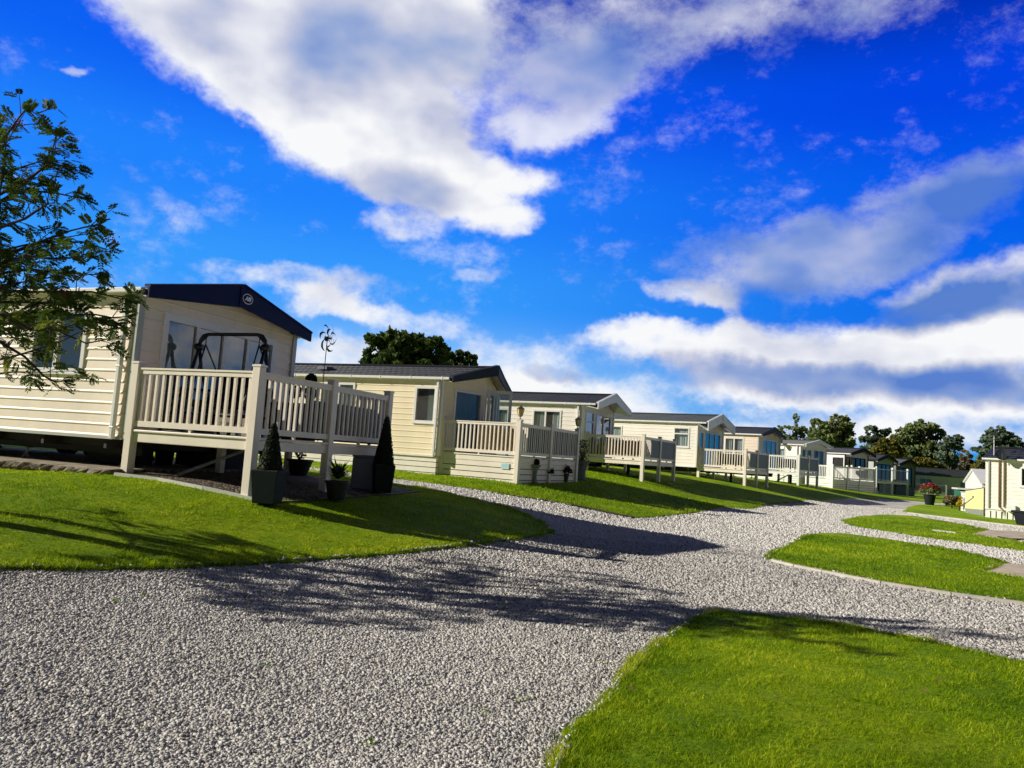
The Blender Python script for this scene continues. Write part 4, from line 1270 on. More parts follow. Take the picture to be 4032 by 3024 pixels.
simple('leaf_core', (.012, .02, .010), .9, .3, 30)
cone_topiary(1052, 1968, 10.0, .36, .42, .62, .155, 'cone topiary in square slate pot right of the foremost deck post', .25)
cone_topiary(1500, 1953, 12.9, .34, .46, .82, .17, 'cone topiary in square slate pot at the road end of the nearest deck', .75)

# ball topiary trees on the deck
def ball_tree(px, py, d, pot_h, balls, label, potm='pot_grey'):
    q = at(px, py, d); q.z = d1['floor_z'] + .002
    e = empty('ball_topiary', q, RZ1, label, 'topiary', 'ball topiaries on the nearest deck')
    square_pot(e, .2, .3, pot_h, potm)
    m = MB(); m.tube([(0, 0, pot_h), (.01, .005, balls[-1][0])], .012, 7); m.build('stem', 'bark', e)
    clipped(e, 'foliage', [('ball', (0, 0, z), r, 0) for z, r in balls], 900, .02)


ball_tree(1221, 1549, 11.9, .36, [(.735, .105), (.955, .085)], 'two ball topiary in tall pale pot behind the deck sofa')
ball_tree(1165, 1543, 12.2, .36, [(.76, .10)], 'single ball topiary in pale pot beside the swing seat')

# under the deck
p = at(1325, 1950, 11.25); p.z = tz(p.x, p.y) + .06
e = empty('potted_yucca', p, 0, 'spiky yucca in dark round pot under the nearest deck', 'potted plant')
m = MB(); m.lathe([(.12, 0), (.17, .24), (.185, .25), (.185, .27), (.165, .27), (.16, .24)], 20); m.build('pot', 'pot_dark', e, smooth=False)
V, T = [], []
for i in range(60):
    a = random.uniform(0, 6.28); el = random.uniform(.15, 1.35); ln = random.uniform(.28, .42); d = Vector((math.cos(a) * math.cos(el), math.sin(a) * math.cos(el), math.sin(el))); s = Vector((-math.sin(a), math.cos(a), 0)) * .016
    b = Vector((0, 0, .30)); mid = b + d * ln * .55; tip = b + d * ln - Vector((0, 0, .09 * math.cos(el)))
    V += [b - s * .6, b + s * .6, mid + s, mid - s, mid - s, mid + s, tip + s * .05, tip - s * .05]; T += [random.uniform(.2, .9)] * 8
quad_mesh('leaves', np.array([tuple(v) for v in V]), np.array(T), 'leaf_yucca', e)
p = at(1425, 1918, 13.1); p.z = tz(p.x, p.y) + .05
e = empty('storage_box', p, RZ1 + .5, 'pale grey plastic storage box standing under the nearest deck', 'box')
m = MB(); m.box(-.2, .2, -.18, .18, 0, .52); m.build('body', 'storage_grey', e, bevel=.012)
m = MB(); m.box(-.21, .21, -.19, .19, .523, .56); m.build('lid', 'storage_grey', e, bevel=.012)
m = MB(); m.box(-.06, .06, -.192, -.182, .40, .45); m.build('handle', 'pot_dark', e)
p = at(1172, 1882, 14.2); p.z = tz(p.x, p.y) + .05
e = empty('potted_shrub', p, 0, 'small straggly plant in wide black pot behind the deck posts', 'potted plant')
m = MB(); m.lathe([(.15, 0), (.24, .26), (.26, .27), (.26, .3), (.235, .3), (.23, .27)], 20); m.build('pot', 'pot_dark', e)
m = MB()
for i in range(7): a = i * .9; m.tube([(0, 0, .27), (.05 * math.cos(a), .05 * math.sin(a), .36), (.13 * math.cos(a), .13 * math.sin(a), .38 + .02 * i)], .006, 5)
m.build('stem', 'twig', e)
clipped(e, 'foliage', [('ball', (.02, 0, .4), .1, 0)], 120, .03)

# bins of dark storage under the caravan end of the deck
for px, py, d, w, h, lab in ((640, 1868, 13.3, .34, .42, 'dark tub under the deck near the caravan corner'), (820, 1868, 13.6, .42, .46, 'dark tub under the middle of the nearest deck')):
    p = at(px, py, d); p.z = tz(p.x, p.y) + .05
    e = empty('storage_tub', p, .5, lab, 'tub')
    m = MB(); m.lathe([(w * .38, 0), (w * .5, h), (w * .54, h + .01), (w * .54, h + .04), (w * .48, h + .04), (w * .46, h - .05)], 22); m.build('body', 'pot_slate', e)
    m = MB(); m.tube([(w * .53, 0, h - .02), (w * .62, 0, h - .1), (w * .53, 0, h - .18)], .012, 6); m.build('handle', 'pot_dark', e)

# wind spinner on a pole at the corner of the deck
p = on_deck(d1, 1.72, .17)
e = empty('wind_spinner', p, RZ1, 'black metal wind spinner with curled leaf blades on a thin pole', 'wind spinner')
top = 3.17 - p.z
m = MB(); m.tube([(0, 0, 0), (.0, 0, top * .5), (.006, 0, top - .03)], .007, 6); m.build('pole', 'black_metal', e)
m = MB(); m.lathe([(.01, -.03), (.03, -.012), (.032, .012), (.01, .03)], 12, (0, 0, top)); m.tube([(0, -.08, top), (0, .04, top)], .014, 8); m.build('hub', 'black_metal', e)
for ring, R0_, nb, y, off in ((0, .20, 6, -.03, 0), (1, .13, 5, -.07, .45)):
    for k in range(nb):
        a0 = k * 2 * math.pi / nb + off
        mb = MB(); sg = 1 if ring == 0 else -1
        prev = None
        for i in range(9):
            t = i / 8; a = a0 + sg * (.1 + 1.15 * t); r = R0_ * (.28 + .82 * math.sin(min(1, t * 1.1) * 1.45)); w = .019 * math.sin(math.pi * min(.98, max(.04, t * .92 + .05))) * (1 + .25 * (i % 2))
            c = Vector((math.cos(a) * r, y + .02 * math.sin(t * 3), top + math.sin(a) * r)); rd = Vector((math.cos(a), .35, math.sin(a))).normalized()
            cur = (c - rd * w, c + rd * w)
            if prev: mb.quad(prev[0], prev[1], cur[1], cur[0])
            prev = cur
        mb.tube([(0, y, top), (math.cos(a0) * R0_ * .3, y, top + math.sin(a0) * R0_ * .3)], .004, 5)
        mb.build('blade', 'black_metal', e)

# concrete slab with broken edge under the nearest caravan
def slab():
    m = MB(); nx, L_ = 60, 9.9
    xs = [(-.32, 1), (-.30, 0)]
    V, Fc = [], []
    def gr(x, y):
        w = C1 + G1 * x + L1v * y; return tz(w.x, w.y) - .95
    rows = []
    for i in range(181):
        y = -.1 + (L_ + .1) * i / 180
        w = .07 * math.sin(i * 1.7) * math.sin(i * .53) + random.uniform(-.04, .04)
        top = .0 + random.uniform(-.008, .008)
        rows.append([(3.7, y, .045), (-.15, y, .045), (-.34 + w * .5, y, .03 + top), (-.42 + w * .9 + random.uniform(-.03, .03), y, -.03 + random.uniform(-.03, .03)), (-.40 + w + random.uniform(-.03, .03), y, -.16)])
    for i, r in enumerate(rows): V += r
    top = MB(); side = MB()
    for a, b in zip(rows[:-1], rows[1:]):
        for k in (0, 1): top.quad(a[k], b[k], b[k + 1], a[k + 1])
        for k in (2, 3): side.quad(a[k], b[k], b[k + 1], a[k + 1])
    a = rows[0]; side.poly([a[0], a[1], a[2], a[3], a[4], (3.7, a[4][1], -.16)])
    e = empty('concrete_slab', (C1.x, C1.y, .95), RZ1, 'rough edged concrete slab beneath the nearest caravan', 'slab')
    top.build('slab_top', 'concrete', e); side.build('broken_edge', 'concrete_edge', e)


slab()
for (x, y) in ((0, 2.1),):
    q = d1.matrix_basis @ Vector((x, y, 0)); tag(MB().box(-.14, .14, -.14, .14, -.08, .035).build('post_footing', 'timber_edge', loc=(q.x, q.y, tz(q.x, q.y) + .02)), 'dark timber pad under the rear left post of the nearest deck', 'footing')

# ------------------------------------------------------------------ things around the skirted deck
def urn(px, py, d, sc, label, plant, name='stone_urn'):
    p = at(px, py, d); p.z = tz(p.x, p.y) + .05
    e = empty(name, p, .3, label, 'planter')
    m = MB(); m.lathe([(.17 * sc, 0), (.16 * sc, .04 * sc), (.125 * sc, .12 * sc), (.12 * sc, .3 * sc), (.15 * sc, .36 * sc)], 10); m.build('pedestal', 'stone_carved', e)
    m = MB(); m.lathe([(.13 * sc, .362 * sc), (.15 * sc, .42 * sc), (.25 * sc, .56 * sc), (.27 * sc, .585 * sc), (.24 * sc, .585 * sc), (.2 * sc, .54 * sc)], 10); m.build('bowl', 'stone_carved', e)
    plant(e, sc)


def ball_plant(e, sc): clipped(e, 'foliage', [('ball', (.06, 0, .66 * sc), .115 * sc, 0)], 700, .03)


def rose_plant(e, sc):
    m = MB()
    for i in range(9):
        a = i * .75; m.tube([(0, 0, .56 * sc), (.06 * math.cos(a), .06 * math.sin(a), .75 * sc), (.2 * math.cos(a), .2 * math.sin(a), (1.0 + .05 * (i % 4)) * sc)], [.01, .007, .004], 5)
    m.build('stem', 'twig', e)
    n = 420; a = rng.uniform(0, 6.28, n); z = rng.uniform(.58, 1.22, n); r = rng.uniform(.03, .22, n)
    leaf_mesh('foliage', np.stack([r * np.cos(a), r * np.sin(a), z * sc], -1), rng.uniform(.025, .05, n), rng.uniform(.1, .8, n), 'leaf_oak', e)


urn(2096, 1915, 21.0, .85, 'stone pedestal planter with clipped ball plant against the boarded deck', ball_plant)
urn(2288, 1908, 24.6, 1.05, 'stone urn with tall straggly plant past the end of the boarded deck', rose_plant)


def flower_pot(px, py, d, r, label, pot='pot_dark', bloom='petal_red', n=500, nb=120, leaf='leaf_box', sq=.8, size=.035, pot_h=.22, bloom_top=True):
    p = at(px, py, d); p.z = tz(p.x, p.y) + .05
    e = empty('flower_pot', p, 0, label, 'flower pot')
    m = MB(); m.lathe([(r * .42, 0), (r * .6, pot_h), (r * .66, pot_h + .01), (r * .66, pot_h + .04), (r * .56, pot_h + .04), (r * .54, pot_h)], 18); m.build('pot', pot, e)
    def cloud(n, lo):
        d = rng.normal(size=(n, 3)); d /= np.linalg.norm(d, axis=1)[:, None]; d[:, 2] = np.abs(d[:, 2]) * 1.0 - lo
        q = d * (r * rng.uniform(.55, 1.05, n))[:, None]; q[:, 2] *= sq; q[:, 2] += pot_h + r * .5; return q
    leaf_mesh('foliage', cloud(n, .35), rng.uniform(.6, 1.3, n) * size * 1.3, rng.uniform(.1, .8, n), leaf, e)
    q = cloud(nb, 0.0 if bloom_top else .3); q[:, 2] += .02
    leaf_mesh('blossom', q, rng.uniform(.7, 1.3, nb) * size, rng.uniform(.1, .95, nb), bloom, e)


flower_pot(2150, 1916, 21.9, .2, 'round pot of dark foliage between the pedestal planter and the red flowers', bloom='leaf_box', nb=60)
flower_pot(2220, 1912, 22.9, .23, 'low pot with a few deep red flowers against the boarded deck', nb=70)
flower_pot(3660, 1990, 42.6, .52, 'large dark pot overflowing with red flowers beside the lane', pot='pot_slate', n=1300, nb=420, size=.085, pot_h=.52, leaf='leaf_mixed', sq=.75)

# name plate of the boarded deck
P_ = d2.matrix_basis
pl = MB(); yv = reach(B2, l2, 2005, 1820)
x_, z_ = -.028, 1.53 - B2.z - .27
pl.box(x_ - .012, x_ + .008, yv - .02, yv + .21, z_ - .075, z_ + .075)
plo = pl.build('name_plate', 'sign_blue', d2)
fr = MB()
for a in ((yv - .01, yv + .2, z_ - .065, z_ - .057), (yv - .01, yv + .2, z_ + .057, z_ + .065), (yv - .01, yv - .002, z_ - .057, z_ + .057), (yv + .192, yv + .2, z_ - .057, z_ + .057)):
    fr.box(x_ - .0145, x_ - .0125, *a)
fr.build('plate_border', 'badge_white', plo)

# deck furniture seen through the far balustrades
for dk, xs, lab in ((d4, (.5, 1.5), 'dark covered garden table on the deck of the badged caravan'), (d5, (.5, 1.4), 'dark covered chairs on the white posted deck'), (d3, (.6, 1.6), 'dark bench on the reed screened deck')):
    e = empty('garden_table', on_deck(dk, sum(xs) / 2, 1.0), dk.rotation_euler.z, lab, 'garden furniture')
    h = (xs[1] - xs[0]) / 2
    m = MB(); m.box(-h, h, -.45, .45, .66, .71); m.build('table_top', 'rattan', e, bevel=.01)
    m = MB(); m.hexa([(-h * 1.02, -.47, .2), (h * 1.02, -.47, .2), (h * 1.02, .47, .2), (-h * 1.02, .47, .2), (-h, -.44, .655), (h, -.44, .655), (h, .44, .655), (-h, .44, .655)]); m.build('cover', 'dark_fabric', e)
    for sx in (-1, 1):
        for sy in (-1, 1): MB().box(sx * h * .9 - .025, sx * h * .9 + .025, sy * .38 - .025, sy * .38 + .025, 0, .2).build('leg', 'rattan', e)


# ------------------------------------------------------------------ satellite dishes and the aerial
def dish(loc, rz, r, pole, label, mat='dish_grey', tilt=.45):
    e = empty('satellite_dish', loc, rz, label, 'satellite dish')
    m = MB(); m.tube([(0, 0, 0), (0, 0, pole)], .02, 8); m.tube([(0, 0, pole), (0, -.12, pole + .08)], .018, 6); m.build('mast', 'galvanised', e)
    m = MB(); n = 28; c = Vector((0, -.16, pole + .1)); ax = Vector((0, -math.cos(tilt), math.sin(tilt))); sx = Vector((1, 0, 0)); sy = ax.cross(sx)
    rings = []
    for i in range(7):
        rr = r * i / 6; dp = .22 * r * (rr / r) ** 2
        rings.append([c + (sx * math.cos(6.2832 * k / n) * .92 + sy * math.sin(6.2832 * k / n)) * rr + ax * dp for k in range(n)])
    for a, b in zip(rings[:-1], rings[1:]):
        for k in range(n): m.quad(a[k], a[(k + 1) % n], b[(k + 1) % n], b[k])
    m.build('reflector', mat, e, smooth=True)
    m = MB(); m.tube([c + sy * -r * .95 + ax * .2 * r, c + ax * r * 1.05 - sy * r * .3], .012, 6); m.build('feed_arm', 'galvanised', e)
    m = MB(); q = c + ax * r * 1.05 - sy * r * .3; m.tube([q, q - ax * .09], .03, 8); m.build('receiver', 'pot_dark', e)


q = c11.matrix_basis @ Vector((-.2, 9 - .68, 0))
dish((q.x, q.y, C11.z + 1.95), R_(-38), .28, .2, 'dark grey satellite dish at the eave of the caravan on the right edge')
q = c11.matrix_basis @ Vector((.5, 9 - .2, 0))
e = empty('tv_aerial', (q.x, q.y, C11.z + 2.15), R_(20), 'small rooftop television aerial above the right edge caravan', 'aerial')
m = MB(); m.tube([(0, 0, 0), (0, 0, .95)], .018, 6); m.build('mast', 'white_plastic', e)
m = MB()
for zz in (.62, .78, .93):
    m.tube([(-.2, .0, zz), (.24, 0, zz)], .009, 5)
for k in range(6): m.tube([(-.18 + k * .075, -.09, .93), (-.18 + k * .075, .09, .93)], .006, 4)
m.build('elements', 'galvanised', e)
q = c6.matrix_basis @ Vector((-.35, 1.4, 0))
dish((q.x, q.y, C6.z - .6), R_(-20), .29, 2.75, 'grey satellite dish on a tall pole beside the white skirted caravan', mat='dish_grey', tilt=.6)

# ------------------------------------------------------------------ sheds, yellow panel and bins on the right
def facing(px, py, d, azn): 
    p = at(px, py, d); return p


p = at(3800, 2030, 36.5); p.z = tz(p.x, p.y) + .03
q = at(3872, 2038, 34.0)
dv = Vector((q.x - p.x, q.y - p.y, 0)); wl = dv.length; rz = math.atan2(dv.y, dv.x)
e = empty('yellow_screen', p, rz, 'pale yellow upright screen with grey base and white strut beside the right edge caravan', 'screen')
m = MB(); m.hexa([(0, 0, .22), (wl, 0, .28), (wl, .05, .28), (0, .05, .22), (0, 0, 1.03), (wl, 0, 1.22), (wl, .05, 1.22), (0, .05, 1.03)]); m.build('board', 'yellow_board', e)
m = MB(); m.box(0, wl, .004, .046, 0, .3) if False else m.hexa([(0, .004, -.03), (wl, .004, -.05), (wl, .046, -.05), (0, .046, -.03), (0, .004, .219), (wl, .004, .279), (wl, .046, .279), (0, .046, .219)]); m.build('base', 'stone_carved', e)
m = MB(); m.bar((-.01, .025, 1.05), (wl, .025, 1.24), .07, .03); m.bar((wl + .03, .025, -.05), (wl + .03, .025, 1.26), .05, .06); m.bar((-.018, .025, .22), (-.018, .025, 1.05), .03, .06); m.build('edge_frame', 'timber_edge', e)
m = MB(); m.tube([(.06, -.04, .46), (wl * .5, -.04, .80)], .022, 8); m.build('strut', 'white_plastic', e)
m = MB(); m.tube([(-.08, -.04, .40), (.1, -.04, .48)], .02, 6); m.ball((.08, -.05, .47), .04); m.ball((wl * .5, -.05, .81), .03); m.build('strut_fitting', 'pot_dark', e)

# slatted white box left of the yellow panel
p2 = at(3783, 2003, 38.5); p2.z = tz(p2.x, p2.y)
e = empty('slatted_bunker', p2, rz, 'white slatted bunker partly behind the yellow panel', 'bunker')
m = MB()
for k in range(7): m.box(0, 1.2, 0, .9, .04 + k * .13, .04 + k * .13 + .118)
m.build('slats', 'white_plastic', e)
m = MB(); m.box(.02, 1.18, .02, .88, 0, .95); m.build('core', 'trim_shade', e)
m = MB(); m.box(-.03, 1.23, -.03, .93, .955, .985); m.build('lid', 'white_plastic', e)

# green shed and cream shed
p3 = at(3756, 1985, 47.0); p3.z = tz(p3.x, p3.y)
e = empty('green_shed', p3, rz - .15, 'small green shed with white roof edge behind the slatted bunker', 'shed')
m = MB(); m.box(0, 2.6, 0, 2.0, 0, 1.0); m.build('wall', 'green_paint', e)
m = MB(); m.box(.05, .75, -.02, -.003, .03, .5); m.build('door', 'green_dark', e)
m = MB(); m.box(-.12, 2.7, -.12, 2.1, 1.005, 1.1); m.build('roof', 'trim_white', e)
p4 = at(3800, 1968, 52.0); p4.z = tz(p4.x, p4.y)
e = empty('cream_shed', p4, rz - .1, 'cream gabled shed between the green shed and the right edge caravan', 'shed')
w, hl, ha = 5.2, 1.45, 2.25
m = MB()
for y in (0, 3): m.poly([(0, y, -.1), (w, y, -.1), (w, y, hl), (w / 2, y, ha), (0, y, hl)])
m.quad((0, 0, -.1), (0, 3, -.1), (0, 3, hl), (0, 0, hl)); m.quad((w, 0, -.1), (w, 3, -.1), (w, 3, hl), (w, 0, hl)); m.build('wall', 'cladding_bright', e)
m = MB()
for x0, z0, x1, z1 in ((-.15, hl - .03, w / 2 - .002, ha + .01), (w + .15, hl - .03, w / 2 + .002, ha + .01)):
    m.hexa([(x0, -.12, z0), (x1, -.12, z1), (x1, 3.1, z1), (x0, 3.1, z0), (x0, -.12, z0 + .09), (x1, -.12, z1 + .09), (x1, 3.1, z1 + .09), (x0, 3.1, z0 + .09)])
m.build('roof', 'trim_white', e)

# grey wheeled barrow-like bin at the right edge
p5 = at(4032, 2052, 27.6); p5.z = tz(p5.x, p5.y) + .04
e = empty('grey_bin', p5, R_(-46), 'dark grey low bin against the slatted white skirt at the picture edge', 'bin')
m = MB(); m.hexa([(-.2, -.15, 0), (.35, -.15, 0), (.35, .15, 0), (-.2, .15, 0), (-.3, -.2, .42), (.45, -.2, .42), (.45, .2, .42), (-.3, .2, .42)]); m.build('body', 'dish_grey', e, bevel=.02)
m = MB(); m.box(-.36, .5, -.23, .23, .425, .5); m.build('lid', 'dish_grey', e, bevel=.02)

# black cable on the bare pitch
pts = wpts([(3930, 2122), (3950, 2126), (3985, 2131), (4032, 2132), (4090, 2134)])
m = MB(); m.tube([(x, y, tz(x, y) + .055) for x, y in pts], .02, 6); tag(m.build('cable', 'cable_black'), 'black cable lying on the bare concrete pitch', 'cable')


# ------------------------------------------------------------------ trees and shrubs
def limb_mesh(segs, n=7):
    m = MB()
    for pts, rs in segs: m.tube(pts, rs, n)
    return m


def tree(name, label, base, blobs, n, size, mat, bark='bark_grey', limbs=8, clump=.35, trunk_r=.2, group='trees beyond the caravans', nclump=26, cat='tree', gap=.0, aspect=1.4):
    """blobs: (centre, radii) in world space"""
    e = empty(name, base, 0, label, cat, group)
    b0 = Vector(base)
    cs, ts = [], []
    vol = np.array([r[0] * r[1] * r[2] for _, r in blobs]) ** .75; vol /= vol.sum()
    segs = []
    cen = sum((Vector(c) * v for (c, _), v in zip(blobs, vol)), Vector()) - b0
    top = max(Vector(c).z for c, _ in blobs) - b0.z
    segs.append(([(0, 0, -.1), (cen.x * .1, cen.y * .1, top * .3), (cen.x * .5, cen.y * .5, top * .62), (cen.x * .9, cen.y * .9, top)], [trunk_r * 1.25, trunk_r, trunk_r * .7, trunk_r * .2]))
    for (c, r), v in zip(blobs, vol):
        c = np.array(c) - np.array(b0); r = np.array(r); k = int(n * v); kc = max(5, int(2.6 * nclump * (v * len(blobs)) ** .6))
        d = rng.normal(size=(kc, 3)); d /= np.linalg.norm(d, axis=1)[:, None]
        rad = rng.uniform(.35, 1.0, kc) ** .6
        cc = c + d * rad[:, None] * r
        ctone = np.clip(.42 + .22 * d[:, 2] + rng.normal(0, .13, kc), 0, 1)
        crad = rng.uniform(.35, 1.1, kc) * clump * .72 * r.mean()
        w = crad ** 2; w /= w.sum()
        pick = rng.choice(kc, k, p=w)
        o = rng.normal(size=(k, 3)); o /= np.linalg.norm(o, axis=1)[:, None]; o *= (rng.random(k) ** .5 * (1 + .5 * (rng.random(k) < .12)))[:, None]
        p = cc[pick] + o * crad[pick][:, None] * np.array([1, 1, .75])
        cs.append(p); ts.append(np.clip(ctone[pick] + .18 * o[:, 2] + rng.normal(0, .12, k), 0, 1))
        for q in cc[:: max(1, kc // limbs)]:
            j = Vector(segs[0][0][1]).lerp(Vector(segs[0][0][2]), random.random())
            mid = j.lerp(Vector(q), .5) + Vector((0, 0, -.1 * r[2])); segs.append(([j, mid, Vector(q)], [trunk_r * .45, trunk_r * .25, trunk_r * .06]))
    limb_mesh(segs, 6).build('trunk', bark, e)
    P = np.concatenate(cs)
    leaf_mesh('crown', P, rng.uniform(.6, 1.4, len(P)) * size, np.concatenate(ts), mat, e, None, aspect)
    return e


def pxblob(px, py, d, rx, ry, rd=None):
    s = d / F; return (tuple(at(px, py, d)), (rx * s, (rd or rx) * s, ry * s))


def ground_at(px, d):
    q = at(px, 1900, d); return (q.x, q.y, tz(q.x, q.y))


D = 52
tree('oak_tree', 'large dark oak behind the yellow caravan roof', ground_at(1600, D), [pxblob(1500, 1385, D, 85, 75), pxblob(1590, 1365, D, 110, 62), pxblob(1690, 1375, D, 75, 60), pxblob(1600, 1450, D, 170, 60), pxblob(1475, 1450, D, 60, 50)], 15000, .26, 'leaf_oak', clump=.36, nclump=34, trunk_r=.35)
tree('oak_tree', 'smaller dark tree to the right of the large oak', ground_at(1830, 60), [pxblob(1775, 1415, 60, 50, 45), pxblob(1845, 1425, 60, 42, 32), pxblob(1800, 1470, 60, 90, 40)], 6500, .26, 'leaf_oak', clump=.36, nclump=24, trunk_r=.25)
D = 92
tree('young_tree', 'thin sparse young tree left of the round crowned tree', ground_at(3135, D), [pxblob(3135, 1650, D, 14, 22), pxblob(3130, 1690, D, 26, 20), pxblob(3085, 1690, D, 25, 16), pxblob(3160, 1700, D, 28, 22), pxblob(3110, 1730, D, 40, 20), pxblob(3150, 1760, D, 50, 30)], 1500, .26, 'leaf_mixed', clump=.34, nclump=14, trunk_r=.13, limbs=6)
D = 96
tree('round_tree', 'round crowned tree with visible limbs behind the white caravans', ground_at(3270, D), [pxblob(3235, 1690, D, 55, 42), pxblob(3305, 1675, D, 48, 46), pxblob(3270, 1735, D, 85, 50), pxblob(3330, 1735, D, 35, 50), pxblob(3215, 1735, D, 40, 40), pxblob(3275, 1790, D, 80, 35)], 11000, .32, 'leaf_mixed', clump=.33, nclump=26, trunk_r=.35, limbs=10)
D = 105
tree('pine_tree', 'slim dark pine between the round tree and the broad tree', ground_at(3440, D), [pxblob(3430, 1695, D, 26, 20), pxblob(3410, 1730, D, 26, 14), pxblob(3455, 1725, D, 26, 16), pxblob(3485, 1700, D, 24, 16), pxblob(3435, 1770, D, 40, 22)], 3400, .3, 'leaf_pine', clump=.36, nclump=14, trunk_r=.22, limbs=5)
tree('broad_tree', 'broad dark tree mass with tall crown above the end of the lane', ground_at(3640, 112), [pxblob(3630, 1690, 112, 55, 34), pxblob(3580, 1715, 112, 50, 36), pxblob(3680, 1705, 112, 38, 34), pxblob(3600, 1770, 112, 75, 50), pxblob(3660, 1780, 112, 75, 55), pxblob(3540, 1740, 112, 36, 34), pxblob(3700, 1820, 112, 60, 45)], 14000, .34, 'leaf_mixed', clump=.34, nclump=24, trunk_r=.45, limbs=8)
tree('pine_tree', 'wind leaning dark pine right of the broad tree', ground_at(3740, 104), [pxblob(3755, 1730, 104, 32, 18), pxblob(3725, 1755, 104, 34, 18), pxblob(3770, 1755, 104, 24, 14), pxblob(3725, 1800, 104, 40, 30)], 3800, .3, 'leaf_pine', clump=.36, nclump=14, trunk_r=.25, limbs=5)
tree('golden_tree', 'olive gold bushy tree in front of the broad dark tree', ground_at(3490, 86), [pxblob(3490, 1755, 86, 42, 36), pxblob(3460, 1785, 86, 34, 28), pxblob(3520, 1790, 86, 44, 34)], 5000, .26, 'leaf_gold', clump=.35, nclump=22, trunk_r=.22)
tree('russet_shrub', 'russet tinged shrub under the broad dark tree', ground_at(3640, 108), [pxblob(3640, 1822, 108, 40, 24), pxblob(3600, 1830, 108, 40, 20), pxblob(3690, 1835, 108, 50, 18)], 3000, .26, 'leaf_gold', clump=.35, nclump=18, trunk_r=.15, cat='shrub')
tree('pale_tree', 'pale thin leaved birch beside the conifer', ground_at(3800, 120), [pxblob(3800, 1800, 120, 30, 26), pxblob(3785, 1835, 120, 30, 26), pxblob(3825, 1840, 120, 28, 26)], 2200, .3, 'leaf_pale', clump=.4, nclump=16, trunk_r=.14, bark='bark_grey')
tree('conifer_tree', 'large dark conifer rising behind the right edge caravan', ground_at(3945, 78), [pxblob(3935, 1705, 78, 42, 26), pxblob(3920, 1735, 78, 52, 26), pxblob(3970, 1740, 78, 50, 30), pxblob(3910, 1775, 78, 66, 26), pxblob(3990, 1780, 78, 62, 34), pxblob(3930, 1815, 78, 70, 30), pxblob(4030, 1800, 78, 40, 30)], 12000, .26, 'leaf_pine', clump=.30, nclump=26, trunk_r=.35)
tree('green_bush', 'fresh green bush left of the right edge caravan', ground_at(3855, 62), [pxblob(3860, 1850, 62, 32, 36), pxblob(3840, 1885, 62, 34, 28), pxblob(3890, 1860, 62, 30, 40)], 4500, .17, 'leaf_gold', clump=.35, nclump=22, trunk_r=.12, cat='shrub', group='shrubs on the right')
tree('hedge_shrub', 'pale autumn shrub behind the slim pine', ground_at(3400, 100), [pxblob(3385, 1805, 100, 42, 22), pxblob(3430, 1800, 100, 40, 24)], 2600, .28, 'leaf_pale', clump=.4, nclump=16, trunk_r=.1, cat='shrub', group='shrubs beyond the caravans')


def shrub(px, py, d, blobs, n, size, mat, label, name='shrub', flowers=None):
    q = at(px, py, d); base = (q.x, q.y, tz(q.x, q.y) + .04)
    e = tree(name, label, base, [pxblob(*b) for b in blobs], n, size, mat, 'twig', 5, .42, .03, 'shrubs on the right', 14, 'shrub')
    if flowers:
        k = 130; P = []
        for _ in range(k):
            c, r = pxblob(*random.choice(blobs)); v = rng.normal(size=3); v /= np.linalg.norm(v); v[2] = abs(v[2])
            P.append(np.array(c) - np.array(base) + v * np.array(r) * 1.05)
        leaf_mesh('blossom', P, rng.uniform(.06, .1, k), rng.uniform(0, 1, k), flowers, e)


shrub(3748, 1997, 40.5, [(3735, 1978, 40.5, 18, 16), (3765, 1975, 40.5, 20, 20), (3745, 1965, 40.5, 24, 12)], 1500, .08, 'leaf_mixed', 'leafy shrub with faded pink heads left of the slatted bunker', 'flowering_shrub', 'petal_pink')
shrub(3778, 2000, 38.0, [(3778, 1985, 38, 10, 14), (3782, 1968, 38, 6, 14)], 500, .06, 'leaf_yellow', 'bright yellow shrub in front of the slatted bunker', 'yellow_shrub')

# rowan beside the nearest caravan: trunk stands just outside the left picture edge
RB = (-5.55, 7.2)
rowan = empty('rowan_tree', (RB[0], RB[1], tz(*RB)), 0, 'rowan tree with feathery leaves in front of the nearest caravan', 'tree')
bz = tz(*RB)


def rw(px, py, d=7.1): return Vector(at(px, py, d)) - Vector((RB[0], RB[1], bz))


segs, twigs = [], []
tr = [Vector((0, 0, -.1)), Vector((.04, 0, .8)), Vector((.10, .03, 1.6)), Vector((.16, 0, 2.4)), Vector((.22, -.02, 3.2)), Vector((.26, .0, 3.6)), Vector((.30, .0, 3.9))]
segs.append((tr, [.11, .09, .075, .06, .042, .024, .01]))
segs.append(([Vector((-.25, .35, -.1)), Vector((-.3, .38, .9)), Vector((-.42, .45, 1.9)), Vector((-.5, .5, 2.9))], [.06, .05, .04, .02]))  # second stem added out of view to streak the lawn with shadow


def on_trunk(z):
    for a, b in zip(tr[:-1], tr[1:]):
        if a.z <= z <= b.z: return a.lerp(b, (z - a.z) / (b.z - a.z))
    return tr[-1]


